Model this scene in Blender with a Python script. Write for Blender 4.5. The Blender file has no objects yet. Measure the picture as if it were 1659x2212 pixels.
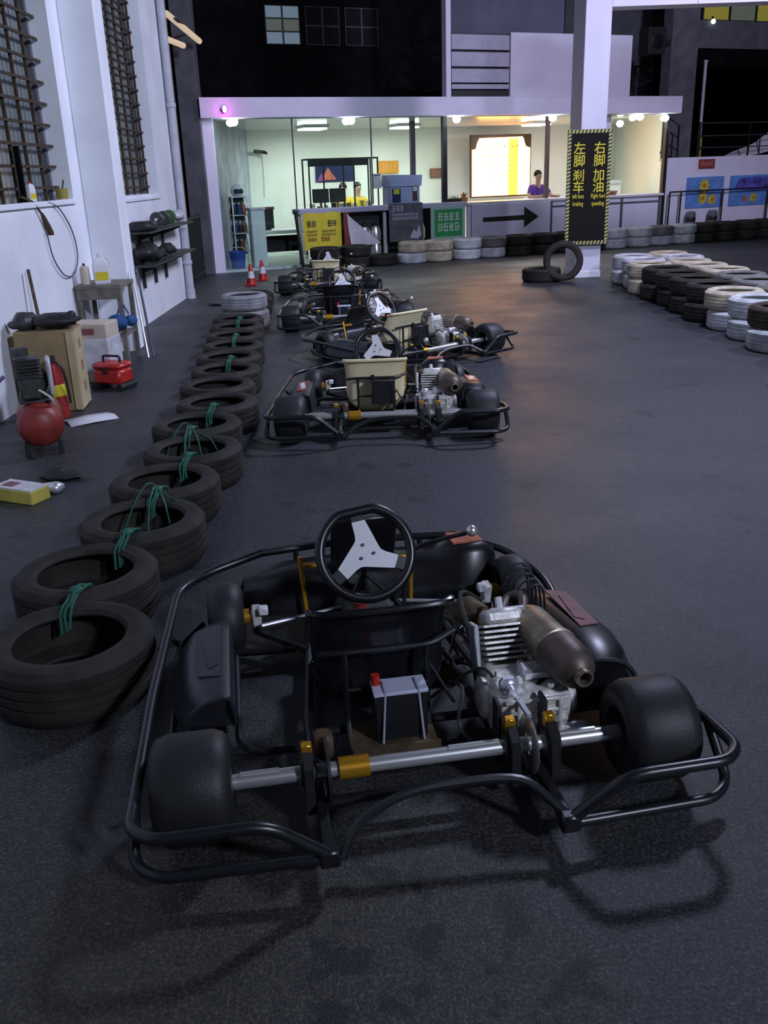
import bpy, math, random
from mathutils import Vector, Matrix

# ------------------------------------------------------------------ camera, world, lights, exposure
S = bpy.context.scene
COL = S.collection
PI = math.pi
R = math.radians

cam_d = bpy.data.cameras.new('camera')
cam = bpy.data.objects.new('camera', cam_d)
COL.objects.link(cam)
cam_d.sensor_fit = 'VERTICAL'
cam_d.sensor_height = 24.0
cam_d.lens = 1948.0 / 2212.0 * 24.0
cam_d.clip_start = 0.05
cam_d.clip_end = 300
_th, _ro = R(20.57), math.atan(0.035)
_F = Vector((0, math.cos(_th), -math.sin(_th)))
_u0 = Vector((0, math.sin(_th), math.cos(_th)))
_r0 = Vector((1, 0, 0))
_Rt = math.cos(_ro) * _r0 - math.sin(_ro) * _u0
_Up = math.sin(_ro) * _r0 + math.cos(_ro) * _u0
cam.matrix_world = Matrix(((_Rt.x, _Up.x, -_F.x, 0), (_Rt.y, _Up.y, -_F.y, 0), (_Rt.z, _Up.z, -_F.z, 1.6), (0, 0, 0, 1)))
S.camera = cam

W = bpy.data.worlds.new('dusk')
S.world = W
W.use_nodes = True
_bg = W.node_tree.nodes['Background']
_bg.inputs[0].default_value = (0.30, 0.40, 0.75, 1)
_bg.inputs[1].default_value = 0.014

def lamp(name, kind, loc, energy, color, size=0.2, target=None, spot=None, size_y=None):
    d = bpy.data.lights.new(name, kind)
    d.energy = energy
    d.color = color
    if kind == 'AREA':
        d.size = size
        if size_y:
            d.shape = 'RECTANGLE'
            d.size_y = size_y
    else:
        d.shadow_soft_size = size
    if kind == 'SPOT':
        d.spot_size = R(spot or 100)
        d.spot_blend = 0.6
    o = bpy.data.objects.new(name, d)
    COL.objects.link(o)
    o.location = loc
    if target:
        o.rotation_euler = (Vector(target) - Vector(loc)).to_track_quat('-Z', 'Y').to_euler()
    return o

# floodlight under the canopy above the track: the main source of light on the karts and white walls
lamp('floodlight', 'AREA', (3.3, 8.0, 5.4), 430, (0.64, 0.70, 1.0), 0.8, (0.4, 9.0, 0.4))
lamp('floodlight', 'AREA', (7.0, -5.0, 6.5), 300, (0.70, 0.77, 1.0), 0.9, (-1.4, 10.5, 0.8)).data.spread = R(90)
lamp('floodlight', 'AREA', (7.0, 10.5, 7.2), 560, (0.74, 0.71, 1.0), 0.6, (5.0, 18.0, 1.5))
S.view_settings.view_transform = 'Standard'
S.view_settings.look = 'None'
S.view_settings.gamma = 1.0
S.view_settings.use_curve_mapping = False
S.view_settings.exposure = -0.2
S.cycles.use_denoising = True

# ------------------------------------------------------------------ helpers
def M(name, col, rough=0.6, metal=0.0, var=0.0, vscale=8.0, bump=0.0, bscale=60.0, spec=0.5, coat=0.0):
    m = bpy.data.materials.new(name)
    m.use_nodes = True
    nt = m.node_tree
    p = nt.nodes['Principled BSDF']
    p.inputs['Base Color'].default_value = (*col, 1)
    p.inputs['Roughness'].default_value = rough
    p.inputs['Metallic'].default_value = metal
    p.inputs['Specular IOR Level'].default_value = spec
    p.inputs['Coat Weight'].default_value = coat
    tc = None
    if var or bump:
        tc = nt.nodes.new('ShaderNodeTexCoord')
    if var:
        n = nt.nodes.new('ShaderNodeTexNoise')
        n.inputs['Scale'].default_value = vscale
        n.inputs['Detail'].default_value = 5
        nt.links.new(tc.outputs['Object'], n.inputs['Vector'])
        r = nt.nodes.new('ShaderNodeValToRGB')
        r.color_ramp.elements[0].position = 0.35
        r.color_ramp.elements[1].position = 0.68
        r.color_ramp.elements[0].color = (*[c * (1 - var) for c in col], 1)
        r.color_ramp.elements[1].color = (*[min(1, c * (1 + var)) for c in col], 1)
        nt.links.new(n.outputs['Fac'], r.inputs['Fac'])
        nt.links.new(r.outputs['Color'], p.inputs['Base Color'])
    if bump:
        n2 = nt.nodes.new('ShaderNodeTexNoise')
        n2.inputs['Scale'].default_value = bscale
        n2.inputs['Detail'].default_value = 3
        nt.links.new(tc.outputs['Object'], n2.inputs['Vector'])
        b = nt.nodes.new('ShaderNodeBump')
        b.inputs['Strength'].default_value = bump
        b.inputs['Distance'].default_value = 0.01
        nt.links.new(n2.outputs['Fac'], b.inputs['Height'])
        nt.links.new(b.outputs['Normal'], p.inputs['Normal'])
    return m

def EM(name, col, strength):
    m = bpy.data.materials.new(name)
    m.use_nodes = True
    p = m.node_tree.nodes['Principled BSDF']
    p.inputs['Base Color'].default_value = (*[c * 0.3 for c in col], 1)
    p.inputs['Emission Color'].default_value = (*col, 1)
    p.inputs['Emission Strength'].default_value = strength
    return m

def GLASS(name, tint, refl=0.10, rough=0.02):
    m = bpy.data.materials.new(name)
    m.use_nodes = True
    nt = m.node_tree
    for n in list(nt.nodes):
        nt.nodes.remove(n)
    out = nt.nodes.new('ShaderNodeOutputMaterial')
    mix = nt.nodes.new('ShaderNodeMixShader')
    tr = nt.nodes.new('ShaderNodeBsdfTransparent')
    gl = nt.nodes.new('ShaderNodeBsdfGlossy')
    fr = nt.nodes.new('ShaderNodeFresnel')
    fr.inputs['IOR'].default_value = 1.45
    tr.inputs['Color'].default_value = (*tint, 1)
    gl.inputs['Roughness'].default_value = rough
    gl.inputs['Color'].default_value = (0.9, 0.95, 1, 1)
    nt.links.new(fr.outputs[0], mix.inputs[0])
    nt.links.new(tr.outputs[0], mix.inputs[1])
    nt.links.new(gl.outputs[0], mix.inputs[2])
    nt.links.new(mix.outputs[0], out.inputs[0])
    return m

class MB:
    """collects vertices and faces of one mesh"""
    def __init__(s):
        s.v, s.f = [], []
    def add(s, vs, fs):
        o = len(s.v)
        s.v += [tuple(v) for v in vs]
        s.f += [tuple(i + o for i in f) for f in fs]
        return s
    def box(s, c, d, rot=None, ch=0.0):
        """centre, size, optional Euler tuple, optional chamfer"""
        hx, hy, hz = d[0] / 2, d[1] / 2, d[2] / 2
        mt = Matrix.Identity(3)
        if rot:
            from mathutils import Euler
            mt = Euler(rot).to_matrix()
        C = Vector(c)
        if ch <= 0:
            vs = [C + mt @ Vector((x * hx, y * hy, z * hz)) for x in (-1, 1) for y in (-1, 1) for z in (-1, 1)]
            return s.add(vs, [(0, 1, 3, 2), (4, 6, 7, 5), (0, 4, 5, 1), (2, 3, 7, 6), (0, 2, 6, 4), (1, 5, 7, 3)])
        ch = min(ch, hx * .95, hy * .95, hz * .95)
        vs, ix = [], {}
        for x in (-1, 1):
            for y in (-1, 1):
                for z in (-1, 1):
                    for a in range(3):
                        p = [x * (hx - ch), y * (hy - ch), z * (hz - ch)]
                        p[a] = (x, y, z)[a] * (hx, hy, hz)[a]
                        ix[(x, y, z, a)] = len(vs)
                        vs.append(C + mt @ Vector(p))
        fs = []
        sg = (-1, 1)
        for a in range(3):
            b, c2 = (a + 1) % 3, (a + 2) % 3
            for e in sg:
                def k(u, w):
                    q = [0, 0, 0]
                    q[a], q[b], q[c2] = e, u, w
                    return ix[(q[0], q[1], q[2], a)]
                f = [k(-1, -1), k(1, -1), k(1, 1), k(-1, 1)]
                fs.append(f if e > 0 else f[::-1])
                # edges between face a (sign e) and face b (sign g) along c2
            for e in sg:
                for g in sg:
                    def k2(w, ax):
                        q = [0, 0, 0]
                        q[a], q[b], q[c2] = e, g, w
                        return ix[(q[0], q[1], q[2], ax)]
                    f = [k2(-1, a), k2(-1, b), k2(1, b), k2(1, a)]
                    fs.append(f if e * g > 0 else f[::-1])
        for x in sg:
            for y in sg:
                for z in sg:
                    f = [ix[(x, y, z, 0)], ix[(x, y, z, 1)], ix[(x, y, z, 2)]]
                    fs.append(f if x * y * z > 0 else f[::-1])
        return s.add(vs, fs)
    def bb(s, lo, hi, ch=0.0):
        return s.box([(a + b) / 2 for a, b in zip(lo, hi)], [abs(b - a) for a, b in zip(lo, hi)], None, ch)
    def tube(s, pts, r, n=8, closed=False, caps=True):
        P = [Vector(p) for p in pts]
        L = len(P)
        rs = r if isinstance(r, (list, tuple)) else [r] * L
        T = []
        for i in range(L):
            a = P[i - 1] if (i > 0 or closed) else P[i]
            b = P[(i + 1) % L] if (i < L - 1 or closed) else P[i]
            t = (b - a)
            T.append(t.normalized() if t.length > 1e-9 else Vector((0, 0, 1)))
        up = Vector((0, 0, 1)) if abs(T[0].z) < .9 else Vector((1, 0, 0))
        N = (up - T[0] * up.dot(T[0])).normalized()
        vs = []
        for i in range(L):
            N = N - T[i] * N.dot(T[i])
            N = N.normalized() if N.length > 1e-6 else T[i].orthogonal().normalized()
            B = T[i].cross(N)
            for k in range(n):
                a = 2 * PI * k / n
                vs.append(P[i] + (N * math.cos(a) + B * math.sin(a)) * rs[i])
        fs = []
        for i in range(L if closed else L - 1):
            j = (i + 1) % L
            for k in range(n):
                l = (k + 1) % n
                fs.append((i * n + k, i * n + l, j * n + l, j * n + k))
        if caps and not closed:
            fs.append(tuple(range(n))[::-1])
            fs.append(tuple((L - 1) * n + k for k in range(n)))
        return s.add(vs, fs)
    def cyl(s, a, b, r, n=16, r2=None):
        return s.tube([a, b], [r, r if r2 is None else r2], n)
    def lathe(s, prof, c=(0, 0, 0), ax='z', n=32, closed=False, M3=None):
        """profile of (radius, height); closed profile gives a ring"""
        vs, fs = [], []
        L = len(prof)
        C = Vector(c)
        for k in range(n):
            a = 2 * PI * k / n
            ca, sa = math.cos(a), math.sin(a)
            for r, h in prof:
                p = (r * ca, r * sa, h) if ax == 'z' else ((h, r * ca, r * sa) if ax == 'x' else (r * sa, h, r * ca))
                p = Vector(p)
                if M3 is not None:
                    p = M3 @ p
                vs.append(C + p)
        for k in range(n):
            l = (k + 1) % n
            for i in range(L if closed else L - 1):
                j = (i + 1) % L
                fs.append((k * L + i, l * L + i, l * L + j, k * L + j))
        return s.add(vs, fs)
    def sphere(s, c, r, n=12, m=8, sc=(1, 1, 1)):
        vs, fs = [], []
        for i in range(m + 1):
            t = PI * i / m
            for k in range(n):
                a = 2 * PI * k / n
                vs.append((c[0] + r * sc[0] * math.sin(t) * math.cos(a), c[1] + r * sc[1] * math.sin(t) * math.sin(a), c[2] + r * sc[2] * math.cos(t)))
        for i in range(m):
            for k in range(n):
                l = (k + 1) % n
                fs.append((i * n + k, (i + 1) * n + k, (i + 1) * n + l, i * n + l))
        return s.add(vs, fs)
    def prism(s, poly, h0, h1, plane='xz'):
        """polygon in a plane extruded along the third axis from h0 to h1"""
        def p3(p, h):
            return (p[0], h, p[1]) if plane == 'xz' else ((p[0], p[1], h) if plane == 'xy' else (h, p[0], p[1]))
        n = len(poly)
        vs = [p3(p, h0) for p in poly] + [p3(p, h1) for p in poly]
        fs = [tuple(range(n)), tuple(range(2 * n - 1, n - 1, -1))]
        fs += [(i, i + n, (i + 1) % n + n, (i + 1) % n) for i in range(n)]
        return s.add(vs, fs)
    def loft(s, rings, caps=True, closed_ring=True):
        n = len(rings[0])
        vs = [p for r in rings for p in r]
        fs = []
        for i in range(len(rings) - 1):
            for k in range(n if closed_ring else n - 1):
                l = (k + 1) % n
                fs.append((i * n + k, i * n + l, (i + 1) * n + l, (i + 1) * n + k))
        if caps and closed_ring:
            fs.append(tuple(range(n))[::-1])
            fs.append(tuple((len(rings) - 1) * n + k for k in range(n)))
        return s.add(vs, fs)
    def build(s, name, mat, parent=None, loc=None, rz=0.0, smooth=40, rot=None):
        me = bpy.data.meshes.new(name)
        me.from_pydata(s.v, [], s.f)
        me.validate()
        import bmesh
        bm = bmesh.new()
        bm.from_mesh(me)
        bmesh.ops.recalc_face_normals(bm, faces=bm.faces)
        bm.to_mesh(me)
        bm.free()
        if smooth:
            me.polygons.foreach_set('use_smooth', [True] * len(me.polygons))
            me.set_sharp_from_angle(angle=R(smooth))
        me.materials.append(mat)
        o = bpy.data.objects.new(name, me)
        COL.objects.link(o)
        if parent:
            o.parent = parent
        if loc is not None:
            o.location = loc
        if rot is not None:
            o.rotation_euler = rot
        elif rz:
            o.rotation_euler = (0, 0, rz)
        return o

def tag(o, label=None, cat=None, group=None, kind=None):
    if label: o['label'] = label
    if cat: o['category'] = cat
    if group: o['group'] = group
    if kind: o['kind'] = kind
    return o

def thing(name, label, cat, loc=(0, 0, 0), rz=0.0, group=None, rot=None):
    o = bpy.data.objects.new(name, None)
    o.empty_display_size = 0.1
    COL.objects.link(o)
    o.location = loc
    o.rotation_euler = rot if rot else (0, 0, rz)
    return tag(o, label, cat, group)

def struct(o):
    o['kind'] = 'structure'
    return o

def recolor(o, mat):
    o.material_slots[0].link = 'OBJECT'
    o.material_slots[0].material = mat

def copy_tree(o, parent=None):
    c = o.copy()
    COL.objects.link(c)
    c.parent = parent
    for ch in list(o.children):
        copy_tree(ch, c)
    return c

def fillet(pts, r=0.05, n=4):
    """round the corners of a polyline"""
    P = [Vector(p) for p in pts]
    out = [P[0]]
    for i in range(1, len(P) - 1):
        a, b, c = P[i - 1], P[i], P[i + 1]
        d1, d2 = (a - b), (c - b)
        q = min(r, d1.length * .45, d2.length * .45)
        s, e = b + d1.normalized() * q, b + d2.normalized() * q
        for k in range(n + 1):
            t = k / n
            out.append((1 - t) ** 2 * s + 2 * t * (1 - t) * b + t * t * e)
    out.append(P[-1])
    return out

def spline(pts, k=6):
    P = [Vector(p) for p in pts]
    out = []
    for i in range(len(P) - 1):
        p0, p1, p2, p3 = P[max(i - 1, 0)], P[i], P[i + 1], P[min(i + 2, len(P) - 1)]
        for j in range(k):
            t = j / k
            out.append(0.5 * ((2 * p1) + (p2 - p0) * t + (2 * p0 - 5 * p1 + 4 * p2 - p3) * t * t + (3 * p1 - p0 - 3 * p2 + p3) * t ** 3))
    out.append(P[-1])
    return out

def text_obj(body, name, size, mat, parent, loc, rot=(PI / 2, 0, 0), depth=0.002, sx=1.0, spacing=1.0, align='CENTER', bold=0.010):
    cu = bpy.data.curves.new(name, 'FONT')
    cu.body = body
    cu.size = size
    cu.extrude = depth
    cu.align_x = align
    cu.align_y = 'CENTER'
    cu.space_line = spacing
    cu.offset = size * bold
    tmp = bpy.data.objects.new(name, cu)
    COL.objects.link(tmp)
    dg = bpy.context.evaluated_depsgraph_get()
    dg.update()
    me = bpy.data.meshes.new_from_object(tmp.evaluated_get(dg))
    bpy.data.objects.remove(tmp)
    me.name = name
    me.materials.clear()
    me.materials.append(mat)
    o = bpy.data.objects.new(name, me)
    COL.objects.link(o)
    o.parent = parent
    o.location = loc
    o.rotation_euler = rot
    o.scale = (sx, 1, 1)
    return o

def marks(mb, x0, x1, z0, z1, n, y, rnd, t=0.004, gap=0.15):
    """a row of n illegible characters: a few strokes each, as flat print on the y plane"""
    w = (x1 - x0) / n
    for i in range(n):
        a, b = x0 + w * i + w * gap / 2, x0 + w * (i + 1) - w * gap / 2
        h = z1 - z0
        for k in range(3):
            zz = z0 + h * (0.08 + 0.40 * k + rnd.uniform(-.06, .06))
            mb.bb((a + rnd.uniform(0, .25) * w * .6, y, zz), (b - rnd.uniform(0, .25) * w * .6, y + t, zz + h * .13))
        for k in range(2):
            xx = a + (b - a) * (0.18 + 0.5 * k + rnd.uniform(-.1, .12))
            mb.bb((xx, y, z0 + rnd.uniform(0, .3) * h), (xx + (b - a) * .15, y + t, z1 - rnd.uniform(0, .25) * h))
    return mb

ORD = ['first', 'second', 'third', 'fourth', 'fifth', 'sixth', 'seventh', 'eighth', 'ninth', 'tenth', 'eleventh', 'twelfth',
       'thirteenth', 'fourteenth', 'fifteenth', 'sixteenth', 'seventeenth', 'eighteenth', 'nineteenth', 'twentieth', 'twenty-first', 'twenty-second', 'twenty-third', 'twenty-fourth']

# building frame: the lit booth stands at 22 degrees to the left wall
BA = R(22)
BO = Vector((-2.79, 16.9, 0))
BU = Vector((math.cos(BA), math.sin(BA), 0))
BV = Vector((-math.sin(BA), math.cos(BA), 0))
def bl(u, d, z=0.0):
    return BO + BU * u + BV * d + Vector((0, 0, z))

# ------------------------------------------------------------------ materials
def asphalt():
    m = bpy.data.materials.new('asphalt')
    m.use_nodes = True
    nt = m.node_tree
    N, L = nt.nodes, nt.links
    p = N['Principled BSDF']
    tc = N.new('ShaderNodeTexCoord')
    def noise(sc, det=4, rough=.6):
        n = N.new('ShaderNodeTexNoise')
        n.inputs['Scale'].default_value = sc
        n.inputs['Detail'].default_value = det
        n.inputs['Roughness'].default_value = rough
        L.new(tc.outputs['Object'], n.inputs['Vector'])
        return n
    def ramp(src, stops):
        r = N.new('ShaderNodeValToRGB')
        e = r.color_ramp.elements
        while len(e) < len(stops):
            e.new(.5)
        for i, (pos, c) in enumerate(stops):
            e[i].position = pos
            e[i].color = (*c, 1)
        L.new(src, r.inputs['Fac'])
        return r
    def mix(a, b, fac, mode='MIX', f=1.0):
        x = N.new('ShaderNodeMix')
        x.data_type = 'RGBA'
        x.blend_type = mode
        if fac is None:
            x.inputs[0].default_value = f
        else:
            L.new(fac, x.inputs[0])
        L.new(a, x.inputs[6])
        L.new(b, x.inputs[7])
        return x.outputs[2]
    big = ramp(noise(.55, 5).outputs['Fac'], [(.3, (.023, .025, .031)), (.5, (.031, .033, .039)), (.72, (.041, .041, .042))])
    grain = ramp(noise(105, 4, .75).outputs['Fac'], [(.32, (.25, .25, .26)), (.5, (.9, .9, .9)), (.66, (2.9, 2.8, 2.6))])
    c1 = mix(big.outputs[0], grain.outputs[0], None, 'MULTIPLY', 1.0)
    mid = ramp(noise(26, 3, .6).outputs['Fac'], [(.3, (.60, .60, .60)), (.7, (1.40, 1.40, 1.40))])
    c1 = mix(c1, mid.outputs[0], None, 'MULTIPLY', .7)
    # oil spots with a shape of their own
    sp = ramp(noise(3.1, 3, .5).outputs['Fac'], [(.635, (1, 1, 1)), (.69, (.34, .34, .36))])
    c2 = mix(c1, sp.outputs[0], None, 'MULTIPLY', .8)
    def spot(cx, cy, r0, r1):
        mp = N.new('ShaderNodeVectorMath'); mp.operation = 'DISTANCE'
        mp.inputs[1].default_value = (cx, cy, 0)
        wob = N.new('ShaderNodeVectorMath'); wob.operation = 'MULTIPLY_ADD'
        L.new(noise(2.6, 4).outputs['Color'], wob.inputs[0])
        wob.inputs[1].default_value = (1.1, 1.1, 0)
        L.new(tc.outputs['Object'], wob.inputs[2])
        L.new(wob.outputs[0], mp.inputs[0])
        mr = N.new('ShaderNodeMapRange')
        mr.inputs['From Min'].default_value = r0
        mr.inputs['From Max'].default_value = r1
        mr.inputs['To Min'].default_value = 1
        mr.inputs['To Max'].default_value = 0
        L.new(mp.outputs['Value'], mr.inputs['Value'])
        return mr.outputs[0]
    # sandy dirt trodden into the asphalt behind the near kart, and oil drips on it
    tint = N.new('ShaderNodeRGB'); tint.outputs[0].default_value = (1.10, .98, .68, 1)
    dusty = mix(c2, tint.outputs[0], None, 'MULTIPLY', 1.0)
    c2 = mix(c2, dusty, spot(.1, 1.9, .35, 1.3))
    drip = ramp(noise(9.0, 3, .55).outputs['Fac'], [(.54, (1, 1, 1)), (.60, (.30, .30, .32))])
    dripped = mix(c2, drip.outputs[0], None, 'MULTIPLY', .9)
    c2 = mix(c2, dripped, spot(.65, 2.0, .25, .55))
    L.new(c2, p.inputs['Base Color'])
    rr = ramp(noise(1.2, 4).outputs['Fac'], [(.35, (.40, .40, .40)), (.65, (.56, .56, .56))])
    L.new(rr.outputs[0], p.inputs['Roughness'])
    b = N.new('ShaderNodeBump')
    b.inputs['Strength'].default_value = .55
    b.inputs['Distance'].default_value = .006
    L.new(noise(150, 3, .7).outputs['Fac'], b.inputs['Height'])
    L.new(b.outputs['Normal'], p.inputs['Normal'])
    return m

MA = asphalt()
M_wall = M('white wall paint', (.78, .80, .84), .75, var=.08, vscale=1.6, bump=.12, bscale=30)
M_wall2 = M('white facade paint', (.74, .71, .84), .7, var=.05, vscale=2.0)
M_wall_in = M('booth wall paint', (.82, .85, .81), .8, var=.04, vscale=1.0)
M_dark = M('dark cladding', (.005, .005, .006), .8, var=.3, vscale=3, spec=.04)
M_greywall = M('grey blue wall', (.16, .17, .23), .8, var=.12, vscale=1.5)
M_slat = M('lavender slat', (.42, .40, .50), .7, var=.08)
M_greypost = M('grey concrete', (.105, .105, .12), .85, var=.2, vscale=4)
M_floor_in = M('booth tile floor', (.42, .50, .47), .25, var=.06, vscale=4)
M_black = M('black painted tube', (.010, .011, .014), .34, var=.25, vscale=30, spec=.6)
M_blackm = M('black matte metal', (.012, .012, .013), .55, var=.3, vscale=25)
M_plastic = M('black moulded plastic', (.009, .009, .011), .34, var=.2, vscale=20, spec=.55)
M_plasticg = M('dark grey moulded plastic', (.026, .028, .036), .42, var=.2, vscale=12, spec=.5)
M_rub = M('car tyre rubber', (.024, .021, .017), .72, var=.35, vscale=9, bump=.25, bscale=90, spec=.35)
M_slick = M('kart tyre rubber', (.011, .012, .013), .55, var=.2, vscale=14, bump=.1, bscale=120, spec=.5)
M_white_t = M('white painted tyre', (.52, .53, .55), .6, var=.28, vscale=7)
M_cream_t = M('cream painted tyre', (.50, .44, .33), .65, var=.30, vscale=7)
M_brown_t = M('brown painted tyre', (.045, .030, .018), .7, var=.3, vscale=7)
M_grey_t = M('grey worn tyre', (.17, .16, .155), .7, var=.3, vscale=7)
M_chrome = M('polished axle steel', (.82, .82, .80), .30, .8)
M_spoke = M('pale satin spoke paint', (.62, .62, .65), .45, .1)
M_alu = M('brushed aluminium', (.72, .73, .78), .38, .75, var=.08, vscale=30)
M_castalu = M('cast aluminium', (.66, .64, .60), .42, .25, var=.25, vscale=30, bump=.1, bscale=120)
M_gold = M('gold anodised metal', (.85, .42, .035), .32, .75)
M_bar = M('dark rusted bar', (.055, .036, .018), .75, .2, var=.4, vscale=18)
M_rust = M('rusty brown metal', (.10, .065, .035), .7, .3, var=.4, vscale=18)
M_muff = M('heat stained muffler', (.34, .28, .20), .42, .7, var=.35, vscale=12)
M_muff2 = M('rust brown muffler', (.13, .10, .085), .5, .6, var=.35, vscale=16)
M_seatc = M('cream fibreglass', (.78, .68, .42), .42, var=.10, vscale=6, coat=.2)
M_seatb = M('black fibreglass', (.010, .010, .012), .22, var=.3, vscale=12, coat=.3)
M_red = M('red paint', (.45, .022, .018), .38, var=.2, vscale=9)
M_redd = M('dull red paint', (.22, .025, .018), .45, var=.3, vscale=9)
M_orange = M('orange decal', (.50, .14, .08), .5, var=.3, vscale=14)
M_whited = M('white decal', (.62, .60, .62), .5, var=.15, vscale=20)
M_pink = M('faded red decal', (.20, .07, .075), .5, var=.3, vscale=9)
M_batt = M('battery plastic', (.014, .015, .018), .35)
M_lab = M('pale label', (.55, .56, .70), .4)
M_strap = M('pale strap', (.40, .42, .48), .5)
M_yel = M('yellow print', (.62, .52, .02), .5, var=.08, vscale=9)
M_yeld = M('sign yellow', (.66, .56, .03), .55)
M_signb = M('dark brown sign panel', (.012, .010, .009), .75, spec=.15)
M_blackp = M('black print', (.02, .018, .015), .6)
M_green = M('green sign print', (.02, .27, .06), .5)
M_rope = M('green nylon rope', (.018, .115, .075), .6)
M_wood = M('worn grey wood', (.15, .135, .115), .8, var=.3, vscale=9)
M_card = M('brown cardboard', (.26, .185, .09), .85, var=.15, vscale=6)
M_cardl = M('pale cardboard', (.46, .37, .21), .85, var=.12, vscale=6)
M_cream = M('cream carton', (.50, .42, .34), .8, var=.1, vscale=5)
M_wrap = M('clouded plastic wrap', (.55, .55, .58), .35, var=.2, vscale=9)
M_oil = M('oily grey metal', (.055, .060, .055), .5, .4, var=.4, vscale=14)
M_blue = M('blue plastic', (.025, .09, .42), .45, var=.12, vscale=6)
M_blued = M('dark blue cloth', (.015, .07, .20), .8, var=.25, vscale=8)
M_whitep = M('white plastic', (.68, .68, .70), .45)
M_paper = M('white paper', (.62, .62, .64), .8)
M_pipe = M('white drain pipe', (.45, .46, .50), .6, var=.1)
M_wind = M('dusty window glass', (.16, .185, .18), .35, var=.2, vscale=2.5, spec=.6)
M_lam = EM('fluorescent tube', (.9, 1.0, .95), 9)
M_bulb = EM('soffit downlight', (.9, .95, 1.0), 40)
M_mag = EM('magenta lamp', (1.0, .12, .9), 14)
M_warm = EM('warm lit tube', (1.0, .78, .55), .6)
M_led = EM('amber display', (1.0, .40, .075), 17)
M_ledy = EM('yellow display band', (1.0, .55, .06), 2.3)
M_leddk = M('dark display housing', (.035, .015, .008), .5)
M_ledrow = M('unlit display row', (.22, .10, .01), .5)
M_glass = GLASS('clear shop glass', (.90, .96, .93))
M_winlit = EM('lit upper window', (.45, .62, .75), .22)
M_winyel = EM('yellow lit upper window', (.55, .50, .08), .28)
M_skin = M('skin', (.42, .26, .18), .55)
M_hair = M('black hair', (.012, .010, .010), .6)
M_shy = M('yellow shirt', (.62, .45, .04), .8)
M_shp = M('purple shirt', (.10, .04, .28), .8)
M_trs = M('dark trousers', (.03, .03, .05), .85)
M_mach = M('lilac machine panel', (.36, .36, .62), .5)
M_machd = M('dark blue screen', (.02, .03, .10), .3)
M_plant = M('dark green leaves', (.035, .10, .03), .6)
M_terra = M('orange pot', (.50, .17, .04), .6)
M_tarp = M('white tarpaulin', (.66, .62, .68), .7, var=.08)
M_pstr = M('dark grey poster', (.085, .080, .095), .55, var=.3, vscale=6)
M_lav = M('pale print', (.45, .43, .52), .5)
M_mural = M('blue mural paint', (.12, .26, .62), .7, var=.2, vscale=4)
M_mural2 = M('violet mural paint', (.10, .09, .42), .7, var=.6, vscale=9)
M_sun = M('yellow mural paint', (.60, .46, .04), .7, var=.25, vscale=7)
M_plate = M('dark red plate', (.28, .04, .04), .5)
M_cable = M('black cable', (.012, .012, .012), .5)
M_grass = M('dry leaves', (.16, .09, .03), .9)

# ------------------------------------------------------------------ ground and left building
mb = MB()
mb.add([(-40, -8, 0), (45, -8, 0), (45, 60, 0), (-40, 60, 0)], [(0, 1, 2, 3)])
struct(mb.build('floor', MA, smooth=0))

# left wall with two barred windows; windows run from y 5.2 to 8.8 and from 9.75 to 12.35
mb = MB()
WX, WB = -2.75, -3.05
mb.bb((WB, -4, 0), (WX, 13.9, 1.46))
mb.bb((WB, -4, 4.6), (WX, 13.9, 6.0))
for a, b in ((-4, 5.2), (8.8, 9.75), (12.35, 13.9)):
    mb.bb((WB, a, 1.46), (WX, b, 4.6))
wl = struct(mb.build('wall_left', M_wall, smooth=0))
mb = MB()
mb.bb((WX, 9.1, 0), (-2.42, 9.38, 6.0), .012)
mb.build('pilaster', M_wall, wl, smooth=0)
mb = MB()
mb.bb((WX - .02, 5.2, 1.43), (WX + .025, 8.8, 1.475), .006)
mb.build('sill', M_wall, wl, smooth=0)
mb = MB()
mb.bb((WX - .02, 9.75, 1.39), (WX + .02, 12.35, 1.43), .006)
mb.build('sill', M_wall, wl, smooth=0)

def barred_window(idx, y0, y1, z0, vs, hz):
    mb = MB()
    mb.bb((-2.98, y0, z0), (-2.96, y1, 4.6))
    w = struct(mb.build('window_%d' % idx, M_wind, smooth=0))
    mb = MB()
    for a, b in ((y0, y0 + .05), (y1 - .05, y1)):
        mb.bb((-2.97, a, z0), (-2.92, b, 4.6))
    mb.build('frame', M_greypost, w, smooth=0)
    vb = MB().bb((-.013, -.013, 0), (.013, .013, 4.58 - z0))
    o0 = None
    for y in vs:
        if o0 is None:
            o0 = vb.build('bar', M_bar, w, (-2.885, y, z0 + .01), smooth=0)
        else:
            c = o0.copy(); COL.objects.link(c); c.location = (-2.885, y, z0 + .01)
    hb = MB().bb((-.008, 0, -.012), (.008, y1 - y0 - .02, .012))
    o0 = None
    z = z0 + .12
    while z < 4.5:
        if o0 is None:
            o0 = hb.build('crossbar', M_bar, w, (-2.868, y0 + .01, z), smooth=0)
        else:
            c = o0.copy(); COL.objects.link(c); c.location = (-2.868, y0 + .01, z)
        z += hz
    return w
barred_window(1, 5.2, 8.8, 1.46, [5.5 + .33 * i for i in range(10)], .172)
barred_window(2, 9.75, 12.35, 1.42, [9.98 + .33 * i for i in range(8)], .16)

# drain pipe on the far end of the left wall
t = thing('drain_pipe', 'white drain pipe running down the far end of the left wall', 'pipe', (-2.68, 13.35, 0))
MB().cyl((0, 0, .12), (0, 0, 6), .055, 14).build('pipe', M_pipe, t)
for z in (.5, 2.55, 4.3):
    MB().lathe([(.06, -.03), (.068, -.02), (.068, .02), (.06, .03)], (0, 0, z), n=14).build('collar', M_pipe, t)
MB().lathe([(.056, .13), (.066, .12), (.066, .0), (.05, .0)], n=14).build('outlet', M_pipe, t)

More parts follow.
